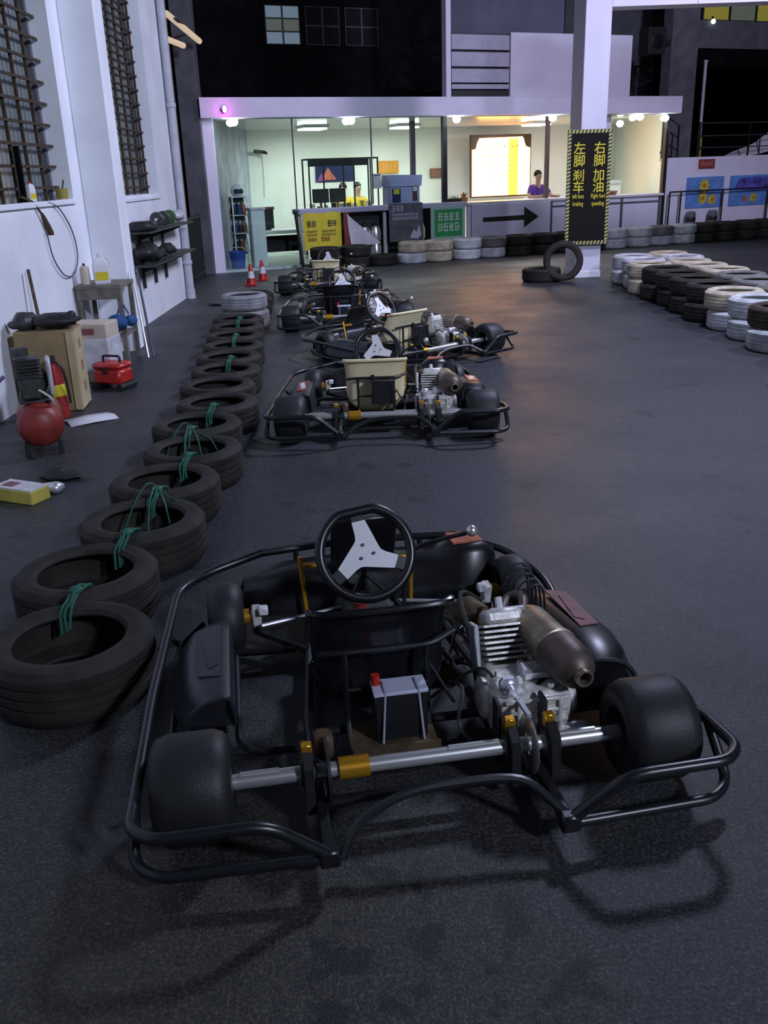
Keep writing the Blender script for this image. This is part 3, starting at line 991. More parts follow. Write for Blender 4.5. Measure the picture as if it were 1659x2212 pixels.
def person(label, loc, rz, shirt, seated, hip, arm_l, arm_r, group=None):
    """local frame: faces -y, feet at z 0; arm_* = (elbow, wrist, hand) points"""
    t = thing('person', label, 'person', loc, rz, group)
    h = hip
    V, E_, Rd = [], [], []
    def a(p, r_, prev=None):
        V.append(p); Rd.append(r_)
        if prev is not None:
            E_.append((prev, len(V) - 1))
        return len(V) - 1
    pel = a((0, 0, h), .125)
    be = a((0, -.01, h + .16), .115, pel)
    ch = a((0, -.01, h + .34), .135, be)
    nk = a((0, 0, h + .50), .052, ch)
    n2 = a((0, -.012, h + .565), .05, nk)
    hd = a((0, -.015, h + .655), .080, n2)
    tp = a((0, -.005, h + .735), .070, hd)
    ns = a((0, -.102, h + .652), .012, hd)
    for s_, arm in ((-1, arm_l), (1, arm_r)):
        sh = a((s_ * .17, 0, h + .44), .055, ch)
        el = a(arm[0], .040, sh)
        wr = a(arm[1], .028, el)
        pm = a(arm[2], .030, wr)
        d = (Vector(arm[2]) - Vector(arm[1])).normalized()
        sd = d.cross(Vector((0, 0, 1)))
        sd = sd.normalized() if sd.length > .1 else Vector((1, 0, 0))
        for k in range(4):
            o_ = sd * (.027 - .018 * k)
            f1 = a(tuple(Vector(arm[2]) + d * .045 + o_), .009, pm)
            f2 = a(tuple(Vector(arm[2]) + d * (.075 + (.01 if k in (1, 2) else 0)) + o_ * 1.1 + Vector((0, 0, -.012))), .007, f1)
        th = a(tuple(Vector(arm[2]) + sd * .04 * s_ + d * .012), .010, pm)
        a(tuple(Vector(arm[2]) + sd * .05 * s_ + d * .04), .008, th)
        hp = a((s_ * .09, 0, h - .05), .085, pel)
        if seated:
            kn = a((s_ * .11, -.42, h + .0), .06, hp)
            an = a((s_ * .11, -.40, .07), .04, kn)
        else:
            kn = a((s_ * .10, -.02, h * .52), .06, hp)
            an = a((s_ * .10, .0, .07), .04, kn)
        a((s_ * .11, (V[an][1] - .14), .035), .035, an)
    body = skin_mesh('body', V, E_, Rd, M_skin, t, 2)
    # shirt over torso and upper arms
    V2, E2, R2 = [(0, 0, h + .0), (0, -.01, h + .16), (0, -.01, h + .34), (0, 0, h + .46)], [(0, 1), (1, 2), (2, 3)], [.142, .132, .150, .075]
    for s_, arm in ((-1, arm_l), (1, arm_r)):
        b = len(V2)
        V2 += [(s_ * .17, 0, h + .44), tuple(Vector((s_ * .17, 0, h + .44)).lerp(Vector(arm[0]), .75))]
        R2 += [.068, .060]
        E2 += [(2, b), (b, b + 1)]
    skin_mesh('shirt', V2, E2, R2, shirt, t, 2)
    V3, E3, R3 = [(0, 0, h - .01)], [], [.135]
    for s_ in (-1, 1):
        b = len(V3)
        if seated:
            V3 += [(s_ * .09, 0, h - .05), (s_ * .11, -.42, h), (s_ * .11, -.40, .12)]
        else:
            V3 += [(s_ * .09, 0, h - .05), (s_ * .10, -.02, h * .52), (s_ * .10, 0, .12)]
        R3 += [.098, .072, .052]
        E3 += [(0, b), (b, b + 1), (b + 1, b + 2)]
    skin_mesh('trousers', V3, E3, R3, M_trs, t, 2)
    # hair cap
    vs, fs = [], []
    for i in range(7):
        tt = .5 * PI * 1.18 * i / 6
        for k in range(16):
            aa = 2 * PI * k / 16
            lim = 1.0 if math.sin(aa) > -.2 else .68
            q = tt * lim
            vs.append((.088 * math.sin(q) * math.cos(aa), .005 + .094 * math.sin(q) * math.sin(aa), h + .70 + .100 * math.cos(q)))
    for i in range(6):
        for k in range(16):
            fs.append((i * 16 + k, i * 16 + (k + 1) % 16, (i + 1) * 16 + (k + 1) % 16, (i + 1) * 16 + k))
    MB().add(vs, fs).build('hair', M_hair, t, smooth=80)
    for s_ in (-1, 1):
        MB().sphere((s_ * .03, -.088, h + .672), .009, 8, 6).build('eye', M_blackp, t)
        MB().sphere((s_ * .083, -.005, h + .655), .02, 8, 6, (.4, .8, 1.2)).build('ear', M_skin, t)
    MB().sphere((0, -.088, h + .612), .016, 8, 6, (1.4, .4, .35)).build('mouth', M('lips', (.30, .12, .10), .6) if 'lips' not in bpy.data.materials else bpy.data.materials['lips'], t)
    return t

person('person in a purple shirt leaning on the counter right of the price board', bl(7.07, .74, .05), BA, M_shp, False, .72,
       ((-.27, -.10, .98), (-.14, -.33, .995), (-.04, -.37, 1.0)), ((.28, -.12, .98), (.31, -.36, .995), (.25, -.43, 1.0)))
st = [(3.50, 2.95, 'person in a yellow shirt sitting behind the rack, nearer the monitors'), (3.86, 3.0, 'person in a yellow shirt sitting behind the rack, right of the other')]
for i, (u, d, lab) in enumerate(st):
    person(lab, bl(u, d, .05), BA + R(-18 + 30 * i), M_shy, True, .60,
           ((-.25, -.12, .82), (-.14, -.34, .86), (-.06, -.40, .87)), ((.25, -.12, .82), (.14, -.34, .86), (.06, -.40, .87)))
    t = thing('stool', 'dark stool under the yellow-shirted person ' + ('nearer the monitors' if i == 0 else 'on the right'), 'stool', bl(u, d, .05), BA)
    MB().lathe([(0, .42), (.17, .42), (.18, .45), (.16, .478), (0, .48)], n=18).build('seat', M_blackm, t)
    MB().cyl((0, 0, .03), (0, 0, .42), .025, 10).build('post', M_blackm, t)
    MB().lathe([(0, 0), (.2, 0), (.19, .03), (0, .04)], n=18).build('base', M_blackm, t)

# ------------------------------------------------------------------ right hand side of the booth
fb('wall_right_low', M_wall2, (9.78, .02, 0), (17.0, .18, 1.71))
fb('wall_right_pier', M_greypost, (10.15, .55, 0), (10.85, .85, 6.0))
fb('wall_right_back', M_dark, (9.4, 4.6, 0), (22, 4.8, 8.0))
fb('wall_right_upper', M_greypost, (10.9, 1.0, 3.95), (20, 1.3, 4.50))
fb('wall_right_dark', M_dark, (10.85, 1.05, 3.55), (20, 1.25, 3.95))
wy = fb('window_10', M_blackm, (11.4, 1.15, 4.50), (16.0, 1.25, 5.2))
for i in range(6):
    MB().bb((.05 + .75 * i, -.012, .04), (.72 + .75 * i, 0, .66)).build('pane', M_winyel if i in (0, 2, 3) else M_wl2, wy, smooth=0)
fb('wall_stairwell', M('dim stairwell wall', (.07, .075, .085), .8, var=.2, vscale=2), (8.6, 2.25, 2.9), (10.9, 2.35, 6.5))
t = thing('upper_lamp', 'small white lamp under the yellow lit upper windows', 'lamp', bl(11.55, .95, 4.47), BA)
MB().sphere((0, 0, 0), .05, 12, 8).build('bulb', EM('small white lamp', (.9, 1, .98), 3), t)
MB().cyl((0, 0, .04), (0, .05, .1), .02, 8).build('holder', M_blackm, t)
t = thing('thin_post', 'thin pale upright post in front of the dark opening', 'post', bl(11.05, .5, 0), BA)
MB().cyl((0, 0, 0), (0, 0, 3.62), .035, 10).build('shaft', M_pipe, t)
MB().lathe([(0, 3.62), (.05, 3.62), (.05, 3.65), (0, 3.66)], n=12).build('cap', M_pipe, t)
t = thing('loudspeaker', 'black box speaker mounted beside the grey pier', 'speaker', bl(9.52, .5, 3.75), BA)
MB().bb((0, 0, 0), (.44, .35, .52), .015).build('cabinet', M_blackm, t, smooth=0)
MB().lathe([(0, -.005), (.14, -.005), (.15, 0)], (.22, 0, .24), 'y', 18).build('cone', M_plastic, t)
MB().bb((.4, .1, .2), (.64, .2, .3)).build('bracket', M_blackm, t, smooth=0)
t = thing('stair_railing', 'dark sloping stair rails seen above the right fascia', 'railing', bl(9.5, 1.4, 2.95), BA)
for k, z in enumerate((.45, .25, .05)):
    MB().tube([(0, 0, z + .05), (1.25, 0, z + .5)], .02, 6).build('rail', M_blackm, t)
for x in (.38, .85, 1.2):
    MB().bb((x, -.02, 0), (x + .04, .02, .55 + x * .36)).build('post', M_blackm, t, smooth=0)
MB().tube([(0, .0, .35), (.5, 0, -.05)], .03, 6).build('stringer', M_blackm, t)
t = thing('stair_railing', 'dark descending stair rails beside the black booth corner upright', 'railing', bl(9.80, .2, 1.55), BA)
for z in (1.00, .75, .50):
    MB().tube([(0, 0, z + .03), (.42, 0, z - .20)], .014, 6).build('rail', M_blackm, t)
MB().box((.21, 0, .17), (.52, .06, .06), (0, R(28), 0)).build('stringer', M_blackm, t, smooth=0)
for x, z in ((0, 1.03), (.42, .80)):
    MB().bb((x - .015, -.015, .1), (x + .015, .015, z)).build('post', M_blackm, t, smooth=0)
t = thing('upper_railing', 'thin dark rails above the mural wall', 'railing', bl(10.9, .35, 1.70), BA)
for z in (.20, .44, .70):
    MB().tube([(0, 0, z), (4.5, 0, z)], .012, 6).build('rail', M('dim rail', (.05, .06, .07), .5), t)
for i in range(4):
    MB().bb((1.4 * i, -.015, 0), (1.4 * i + .03, .015, .72)).build('post', M_blackm, t, smooth=0)
t = thing('tarpaulin', 'white tarpaulin corner rising above the mural wall at the right edge', 'tarpaulin', bl(12.35, .9, 1.66), BA)
vs, fs = [], []
for i in range(8):
    f_ = i / 7
    for k in range(2):
        vs += [(1.6 * f_, .03 * math.sin(f_ * 7) + .01 * k, .02 + .25 * f_ * f_), (1.6 * f_, .25 + .01 * k, .05 + .62 * f_ ** 1.2 + .03 * math.sin(f_ * 9))]
for i in range(7):
    a, b = i * 4, i * 4 + 4
    fs += [(a, b, b + 1, a + 1), (a + 2, a + 3, b + 3, b + 2), (a, a + 2, b + 2, b), (a + 1, b + 1, b + 3, a + 3)]
fs += [(0, 1, 3, 2), (28, 30, 31, 29)]
MB().add(vs, fs).build('sheet', M_tarp, t)
MB().tube([(.8, -.02, -.3), (.8, -.02, .55)], .015, 6).build('pole', M_blackm, t)
t = thing('yellow_post', 'short yellow post at the foot of the grey pier', 'post', bl(10.95, .40, 1.70), BA)
MB().bb((0, 0, 0), (.09, .05, .42), .005).build('board', M('dull yellow', (.30, .28, .03), .7), t, smooth=0)
MB().bb((.0, -.004, .18), (.09, 0, .22)).build('stripe', M_blackm, t, smooth=0)
# murals and plate
def flower(parent, x, z, r, m, n=9):
    P = []
    for k in range(n * 4):
        a = 2 * PI * k / (n * 4)
        rr = r * (.82 + .18 * math.cos(n * a))
        P.append((x + rr * math.cos(a), z + rr * math.sin(a)))
    MB().prism(P, -.008, 0, 'xz').build('flower', m, parent, smooth=0)
    MB().prism([(x + r * .32 * math.cos(2 * PI * k / 12), z + r * .32 * math.sin(2 * PI * k / 12)) for k in range(12)], -.012, -.008, 'xz').build('flower_centre', M('flower centre', (.42, .20, .02), .7) if 'flower centre' not in bpy.data.materials else bpy.data.materials['flower centre'], parent, smooth=0)
t = thing('mural', 'blue mural with three yellow flowers on the low white wall', 'mural', bl(10.38, .0, .66), BA)
MB().bb((0, 0, 0), (1.02, .02, .64)).build('panel', M_mural, t, smooth=0)
flower(t, .48, .46, .15, M_sun); flower(t, .46, .20, .14, M_sun); flower(t, .72, .16, .13, M_sun)
MB().prism([(.30, .34), (.42, .30), (.58, .32), (.62, .36), (.40, .38)], -.006, 0, 'xz').build('leaf', M_plant, t, smooth=0)
t = thing('mural', 'blue mural with violet blossom and one yellow flower at the right edge', 'mural', bl(11.58, .0, .66), BA)
MB().bb((0, 0, 0), (1.25, .02, .64)).build('panel', M_mural, t, smooth=0)
MB().prism([(.12, .36), (.25, .58), (1.2, .61), (1.2, .34), (.7, .30)], -.006, 0, 'xz').build('blossom', M_mural2, t, smooth=0)
flower(t, .70, .16, .11, M_sun); flower(t, .45, .14, .08, M_orange)
t = thing('red_plate', 'small dark red plate with pale letters on the low white wall', 'sign', bl(10.66, -.005, 1.47), BA)
MB().bb((0, 0, 0), (.44, .022, .19), .003).build('panel', M_plate, t, smooth=0)
marks(MB(), .05, .39, .05, .14, 4, -.005, random.Random(8)).build('lettering', M('pale red print', (.42, .22, .18), .6), t, smooth=0)
# fence in front of the right wall
t = thing('track_fence', 'thin dark fence of posts and a top rail before the mural wall', 'fence', bl(9.86, -.10, 0), BA)
MB().tube([(0, 0, 1.02), (5.0, 0, 1.02)], .016, 6).build('rail', M_blackm, t)
for x in (.0, .30, 1.45, 2.75, 4.1):
    MB().tube([(x + .0, 0, 1.02), (x - .03, -.02, 0)], .02, 6).build('post', M_blackm, t)
for i, (u, lab) in enumerate([(10.42, 'grey bollard standing before the flower mural, left of two'), (11.02, 'grey bollard standing before the flower mural, right of two')]):
    t = thing('bollard', lab, 'bollard', bl(u, -.16, 0), BA, 'grey bollards before the mural wall')
    MB().lathe([(0, 0), (.10, 0), (.10, .55), (.085, .60), (0, .61)], n=16).build('post', M_greypost, t)
    MB().lathe([(.101, .40), (.106, .41), (.106, .48), (.101, .49)], n=16).build('band', M_blackm, t)
t = thing('barrier_post', 'black barrier post leaning beside the yellow banner', 'post', bl(1.36, -.42, 0), BA)
MB().cyl((.06, 0, .03), (-.03, 0, 1.0), .03, 10).build('shaft', M_blackm, t)
MB().lathe([(0, 0), (.14, 0), (.13, .03), (.03, .05), (0, .05)], (.06, 0, 0), n=16).build('base', M_blackm, t)
MB().sphere((-.03, 0, 1.0), .04, 10, 8).build('knob', M_blackm, t)

# pillar with the warning sign, and the white beam above
t = thing('pillar', 'white square concrete pillar behind the warning sign', 'pillar', (3.06, 14.2, 0))
MB().bb((0, 0, 0), (.37, .80, 6.2), .008).build('shaft', M_wall2, t, smooth=0)
MB().bb((-.012, -.012, 0), (.382, .812, .10), .006).build('foot', M_wall, t, smooth=0)
mb = MB().bb((3.43, 14.2, 3.67), (16, 14.55, 4.4))
for x in (4.62, 6.0, 7.4):
    mb.bb((x, 14.19, 3.69), (x + .02, 14.2, 4.4))
bm_o = struct(mb.build('trim_13', M_wall2, smooth=0))

t = thing('warning_sign', 'tall dark sign with yellow characters and a hazard striped edge', 'sign', (2.86, 14.10, .50), 0, rot=(R(-1), 0, 0))
SW, SH = .64, 1.60
MB().bb((0, 0, 0), (SW, .03, SH), .004).build('panel', M_signb, t, smooth=0)
def hazard(x0, x1, z0, z1, n, horiz):
    mb, mk = MB(), MB()
    L_ = (x1 - x0) if horiz else (z1 - z0)
    st_ = L_ / n
    for i in range(n):
        a, b = i * st_, (i + .52) * st_
        if horiz:
            mb.prism([(x0 + a, z0), (x0 + b, z0), (x0 + min(b + .02, L_), z1), (x0 + a + .02, z1)], -.006, 0, 'xz')
        else:
            mb.prism([(x0, z0 + a), (x1, z0 + min(a + .02, L_)), (x1, z0 + min(b + .02, L_)), (x0, z0 + b)], -.006, 0, 'xz')
    mb.build('hazard_stripe', M('hazard yellow', (.50, .48, .14), .6) if 'hazard yellow' not in bpy.data.materials else bpy.data.materials['hazard yellow'], t, smooth=0)
    MB().bb((x0, -.003, z0), (x1, 0, z1)).build('edge_strip', M_blackm, t, smooth=0)
hazard(0, SW, 0, .05, 12, True); hazard(0, SW, SH - .05, SH, 12, True)
hazard(0, .05, .05, SH - .05, 30, False); hazard(SW - .05, SW, .05, SH - .05, 30, False)
for j, (word, en) in enumerate((('左脚刹车', ('left foot', 'braking')), ('右脚加油', ('Right foot', 'speeding')))):
    cx = .175 + .295 * j
    for i, chh in enumerate(word):
        text_obj(chh, 'character', .178, M_yeld, t, (cx, -.004, (1.335, 1.165, .965, .805)[i]))
    for i, wd_ in enumerate(en):
        text_obj(wd_, 'word', .088, M_yeld, t, (cx, -.004, (.685, .580)[i]), sx=.60)

# ------------------------------------------------------------------ tyres
def tyre_mesh():
    ro, ri, w = .290, .190, .195
    outer = [(ri, .022), (ri + .012, .008), (ri + .035, .004), (ro - .050, .0), (ro - .022, .008), (ro - .006, .028)]
    tread = []
    for k in range(4):                                   # circumferential grooves
        z = .042 + k * .034
        tread += [(ro, z), (ro, z + .022), (ro - .010, z + .024), (ro - .010, z + .032)]
    tread = tread[:-2]
    top = [(r, w - z) for r, z in reversed(outer)]
    inner = [(ri + .004, w - .03), (ro - .028, w - .045), (ro - .022, w / 2), (ro - .028, .045), (ri + .004, .03)]
    prof = outer + tread + top + inner
    return MB().lathe(prof, n=56, closed=True)
TY = tyre_mesh().build('car_tyre', M_rub, smooth=35)
TYM = TY.data
bpy.data.objects.remove(TY)
TYH = .195
def tyre(loc, label, mat, group, rot=None, s=1.0, sz=1.0):
    o = bpy.data.objects.new('car_tyre', TYM)
    COL.objects.link(o)
    o.location = loc
    o.rotation_euler = rot if rot else (0, 0, random.Random(label).uniform(0, 6))
    o.scale = (s, s, s * sz)
    if mat is not M_rub:
        recolor(o, mat)
    return tag(o, label, 'tyre', group)

rowx = [-1.06, -1.17, -1.08, -1.10, -1.06, -1.14, -1.10, -1.19, -1.21, -1.27, -1.31, -1.38, -1.44, -1.50, -1.50, -1.56, -1.58, -1.62]
row = [(x, 2.67 + .553 * i) for i, x in enumerate(rowx)]
for i, (x, y) in enumerate(row):
    if i == 14:
        lab = 'pale topped tyre in the left row, fourth from its far end'
        m = M_grey_t
    else:
        lab = 'black car tyre lying in the left row, ' + ('nearest the camera' if i == 0 else ORD[i] + ' from the camera')
        m = M_rub
    tyre((x, y, 0), lab, m, 'tyres lying in a row along the left side', s=.95, rot=(0, 0, i * 1.1), sz=1.13)
tyre((row[14][0], row[14][1], .211), 'pale grey tyre lying on another near the far end of the left row', M('dusty pale tyre', (.24, .24, .25), .7, var=.3, vscale=7), 'tyres lying in a row along the left side', s=.9)

# green ropes tying neighbouring tyres
rnd = random.Random(31)
def rope(i, lab, dx=.0, loose=False):
    (x0, y0), (x1, y1) = row[i], row[i + 1]
    mx, my = (x0 + x1) / 2 + dx, (y0 + y1) / 2
    t = thing('rope', lab, 'rope', (mx, my, .024), 0, 'green ropes tying the tyre row')
    for k in range(3):
        ox = (k - 1) * .014
        pts = [(ox - .01, -.125, .10 + .01 * k), (ox - .01, -.105, .175), (ox, -.07, .20), (ox, 0, .205 + .012 * (k == 1)), (ox + .005, .07, .20), (ox + .01, .105, .175), (ox + .012, .125, .10)]
        MB().tube(spline([(a + rnd.uniform(-.004, .004), b, c) for a, b, c in pts], 5), .0055, 6).build('strand', M_rope, t)
    MB().sphere((0, .0, .212), .02, 10, 8, (1.3, 1, .8)).build('knot', M_rope, t)
    if loose:
        for k in range(4):
            a = -.06 + .05 * k
            MB().tube(spline([(0, .02, .215), (a * .6, -.04, .25 - .02 * k), (a * 1.5, -.12, .17), (a * 2.2, -.17, .06)], 5), .004, 5).build('loose_end', M_rope, t)
rope(0, 'green rope tying the nearest tyre to the second', -.0)
rope(1, 'green rope tying the second tyre to the third', .05)
rope(2, 'green frayed rope tying the third tyre to the fourth', .02, True)
rope(3, 'green rope tying the fourth tyre to the fifth', .05)
rope(4, 'green frayed rope tying the fifth tyre to the sixth', -.02, True)
rope(5, 'green rope tying the sixth tyre to the seventh', .04)
rope(8, 'green rope tying the ninth tyre to the tenth', .03)
rope(10, 'green rope tying the eleventh tyre to the twelfth', .02)
rope(12, 'green rope tying the thirteenth tyre to the fourteenth', .03)

# right barrier: two tyres high, two rows deep
W_, C_, B_, N_, G_ = M_white_t, M_cream_t, M_rub, M_brown_t, M_grey_t
CN = {id(W_): 'white', id(C_): 'cream', id(B_): 'black', id(N_): 'dark brown', id(G_): 'grey'}
front_b = [W_, W_, C_, B_, B_, B_, B_, W_, W_, W_, W_]
front_t = [W_, W_, C_, B_, B_, B_, B_, C_, W_, N_, W_]
back_b = [W_, C_, W_, C_, G_, G_, G_, G_, C_, W_, W_]
back_t = [C_, W_, C_, C_, C_, G_, G_, G_, G_, C_, W_]
for i in range(11):
    y = 13.35 - .585 * i
    x = 3.64 + .03 * math.sin(i * 1.9) + (.05 if i < 2 else 0)
    for layer, m, ln in ((0, front_b[i], 'bottom'), (1, front_t[i], 'top')):
        lab = '%s tyre, %s layer, track-side row of the right barrier, %s from the pillar' % (CN[id(m)], ln, ORD[i])
        tyre((x + .025 * layer * math.cos(i * 2.2), y + .05 * layer, TYH * layer * 1.005), lab, m, 'tyres of the right barrier')
    for layer, m, ln in ((0, back_b[i], 'bottom'), (1, back_t[i], 'top')):
        lab = '%s tyre, %s layer, outer row of the right barrier, %s from the pillar' % (CN[id(m)], ln, ORD[i])
        tyre((x + .60, y + .28 + .02 * layer, TYH * layer * 1.005), lab, m, 'tyres of the right barrier')

# barrier in front of the booth
seq_b = [B_, B_, B_, W_, C_, W_, W_, B_, B_, B_, B_, W_, W_, W_, W_, B_, B_, B_, B_, B_, B_]
seq_t = [B_, B_, None, C_, C_, W_, G_, B_, B_, B_, B_, W_, W_, G_, W_, B_, B_, B_, B_, B_, B_]
p0, p1 = Vector((-.92, 17.02, 0)), Vector((9.75, 21.3, 0))
for i in range(21):
    p = p0.lerp(p1, i / 20)
    p.x += .02 * math.sin(i * 2.7)
    for layer, m in ((0, seq_b[i]), (1, seq_t[i])):
        if m is None:
            continue
        lab = '%s tyre in the barrier before the booth, %s layer, %s from the left end' % (CN[id(m)], ('bottom', 'top')[layer], ORD[i])
        tyre(tuple(p + Vector((.02 * layer, 0, TYH * layer * 1.005))), lab, m, 'tyres of the barrier before the booth', s=.97)
# at the foot of the pillar
tyre((2.80, 13.86, .29), 'black tyre standing upright against the foot of the pillar', M_rub, None, rot=(R(84), 0, R(-12)))
tyre((2.50, 13.98, 0), 'black tyre lying flat beside the upright tyre at the pillar', M_rub, None)

# traffic cones
for x, y, lab in ((-1.98, 14.75, 'red and white traffic cone by the booth entrance, nearer of two'), (-1.88, 15.45, 'red and white traffic cone by the booth entrance, farther of two')):
    t = thing('traffic_cone', lab, 'traffic cone', (x, y, 0), 0, 'traffic cones by the booth entrance')
    t.scale = (.74, .74, .76)
    MB().bb((-.13, -.13, 0), (.13, .13, .03), .008).build('base', M_red, t, smooth=0)
    MB().lathe([(.10, .03), (.082, .15)], n=20).build('lower_band', M_red, t)
    MB().lathe([(.082, .15), (.054, .29)], n=20).build('white_band', M_whited, t)
    MB().lathe([(.054, .29), (.028, .42), (.02, .43), (0, .43)], n=20).build('tip', M_red, t)

# ------------------------------------------------------------------ go-karts
def kart_tyre(r, w, rim):
    prof = [(rim, -w / 2 + .008), (rim + .02, -w / 2), (r - .028, -w / 2 + .004), (r - .010, -w / 2 + .018), (r, -w / 2 + .045), (r, w / 2 - .045), (r - .010, w / 2 - .018), (r - .028, w / 2 - .004), (rim + .02, w / 2), (rim, w / 2 - .008), (rim - .004, 0)]
    return prof

def make_kart():
    t = thing('go_kart', 'x', 'go-kart')
    def P(mb, name, mat, parent=None, smooth=40):
        return mb.build(name, mat, parent or t, smooth=smooth)
    # wheels
    for s_ in (-1, 1):
        for kind, x, y, r, w in (('rear', .62, 0, .142, .205), ('front', .53, .97, .128, .125)):
            o = P(MB().lathe(kart_tyre(r, w, .07), (s_ * x, y, r), 'x', 40, True), kind + '_tyre', M_slick)
            mb = MB().lathe([(.0, -.02), (.045, -.02), (.055, -w * .30), (.070, -w / 2 + .012), (.074, -w / 2 + .012), (.062, -.012), (.062, .012), (.074, w / 2 - .012), (.070, w / 2 - .012), (.055, w * .30), (.045, .02), (0, .02)], (s_ * x, y, r), 'x', 24)
            P(mb, 'rim', M_blackm, o)
            P(MB().lathe([(0, -.03), (.02, -.03), (.02, .03), (0, .03)], (s_ * x, y, r), 'x', 6), 'wheel_nut', M_chrome, o)
    ZA = .142
    # axle group
    ax = P(MB().cyl((-.53, 0, ZA), (.53, 0, ZA), .0205, 20), 'rear_axle', M_chrome)
    P(MB().bb((-.50, -.004, ZA + .017), (-.40, .004, ZA + .026)), 'key', M_chrome, ax)
    P(MB().bb((.05, -.004, ZA + .017), (.19, .004, ZA + .026)), 'key', M_chrome, ax)
    P(MB().bb((.34, -.004, ZA + .017), (.46, .004, ZA + .026)), 'key', M_chrome, ax)
    P(MB().cyl((-.245, 0, ZA), (-.165, 0, ZA), .030, 20), 'axle_collar', M_gold)
    d = P(MB().lathe([(.022, -.004), (.085, -.004), (.085, .004), (.022, .004)], (-.275, 0, ZA), 'x', 28, True), 'brake_disc', M_blackm)
    P(MB().box((-.275, .075, ZA + .03), (.05, .06, .07), None, .01), 'brake_caliper', M_rust, d)
    for x in (-.325, .225, .335):
        b = P(MB().prism([(-.055, .05), (.055, .05), (.045, ZA + .04), (.0, ZA + .06), (-.045, ZA + .04)], x - .012, x + .012, 'yz'), 'bearing_carrier', M_blackm)
        P(MB().lathe([(.02, -.02), (.034, -.02), (.034, .02), (.02, .02)], (x, 0, ZA), 'x', 20, True), 'bearing', M_oil, b)
        P(MB().bb((x - .014, .01, ZA + .035), (x + .014, .035, ZA + .075), .003), 'bolt_block', M_gold, b)
    sp = P(MB().lathe([(.03, -.003), (.078, -.003), (.082, 0), (.078, .003), (.03, .003)], (.275, 0, ZA), 'x', 36, True), 'sprocket', M_chrome)
    ch = MB()
    for a in range(20):                                                    # chain links around sprocket and up to the engine
        f_ = a / 19
        ch.box((.275, .01 + .20 * f_, ZA + .082 - .02 * f_), (.012, .009, .012), (R(-6), 0, 0))
    P(ch, 'chain', M_alu, sp, 0)
    ch = MB()
    for a in range(20):
        f_ = a / 19
        ch.box((.275, .01 + .20 * f_, ZA - .082 + .05 * f_), (.012, .009, .012), (R(12), 0, 0))
    P(ch, 'chain', M_alu, sp, 0)
    # frame
    fr = MB()
    for s_ in (-1, 1):
        fr.tube(fillet([(s_ * .30, -.24, .07), (s_ * .30, .0, .06), (s_ * .30, .35, .055), (s_ * .26, .75, .055), (s_ * .22, 1.22, .06), (s_ * .15, 1.30, .07)], .06), .015, 8)
        fr.tube([(s_ * .26, .80, .06), (s_ * .43, .95, .075), (s_ * .43, .99, .16)], .014, 8)
    for y in (-.02, .30, .62, 1.0):
        w = .30 if y < .5 else .25
        fr.tube([(-w, y, .058), (w, y, .058)], .014, 8)
    fr.tube([(-.15, 1.30, .07), (.15, 1.30, .07)], .014, 8)
    P(fr, 'frame', M_black)
    tr = P(MB().bb((-.25, .62, .038), (.25, 1.26, .046)), 'floor_tray', M_blackm, smooth=0)
    # rear bumper
    rb = MB()
    for s_ in (-1, 1):
        rb.tube(fillet([(s_ * .755, -.06, .19), (s_ * .755, -.21, .205), (s_ * .70, -.265, .21), (s_ * .44, -.27, .21), (s_ * .30, -.25, .085)], .05), .0155, 10)
        rb.tube(fillet([(s_ * .30, -.25, .075), (s_ * .70, -.225, .065), (s_ * .765, -.17, .068), (s_ * .755, -.06, .19)], .05), .014, 10)
        rb.bb((s_ * .30 - .014, -.26, .05), (s_ * .30 + .014, -.02, .085), .004)
        rb.box((s_ * .30, -.25, .08), (.05, .035, .05), None, .006)
    rb.tube(spline([(-.27, -.23, .05), (-.22, -.175, .10), (-.10, -.145, .145), (.06, -.14, .155), (.20, -.155, .15), (.27, -.21, .11), (.31, -.25, .08)], 5), .0125, 8)
    P(rb, 'rear_bumper', M_black)
    # side rails and front bumper
    for s_ in (-1, 1):
        sb = MB()
        if s_ < 0:
            sb.tube(fillet([(-.755, -.06, .19), (-.745, .39, .19), (-.70, 1.10, .195), (-.60, 1.21, .205), (-.39, 1.285, .235)], .07), .0155, 10)
        else:
            sb.tube(fillet([(.755, -.06, .19), (.742, .08, .17), (.66, .30, .10), (.64, .62, .11), (.63, .92, .19), (.56, 1.16, .205), (.39, 1.285, .235)], .07), .0155, 10)
        sb.tube(fillet([(s_ * .50, .25, .06), (s_ * .70, .25, .065), (s_ * .70, .90, .07), (s_ * .62, 1.02, .09)], .05), .012, 8)
        for y in (.18, .92):
            sb.tube([(s_ * (.742 if s_ < 0 else (.68 if y < .5 else .63)), y, .12), (s_ * .70, y, .065)], .010, 8)
        sb.tube(fillet([(s_ * .30, .82, .058), (s_ * .52, .83, .062), (s_ * .70, .84, .07)], .03), .014, 8)
        sb.tube(fillet([(s_ * .30, .23, .06), (s_ * .46, .235, .06), (s_ * .505, .29, .06), (s_ * .505, .80, .06)], .05), .011, 8)
        P(sb, 'side_bumper', M_black)
    fb_ = MB()
    fb_.tube(fillet([(-.39, 1.285, .235), (-.15, 1.37, .215), (.15, 1.37, .215), (.39, 1.285, .235)], .08), .0155, 10)
    fb_.tube(fillet([(-.40, 1.15, .07), (-.33, 1.32, .085), (.33, 1.32, .085), (.40, 1.15, .07)], .08), .014, 10)
    for s_ in (-1, 1):
        fb_.tube([(s_ * .25, 1.33, .22), (s_ * .25, 1.32, .085)], .011, 8)
    P(fb_, 'front_bumper', M_black)
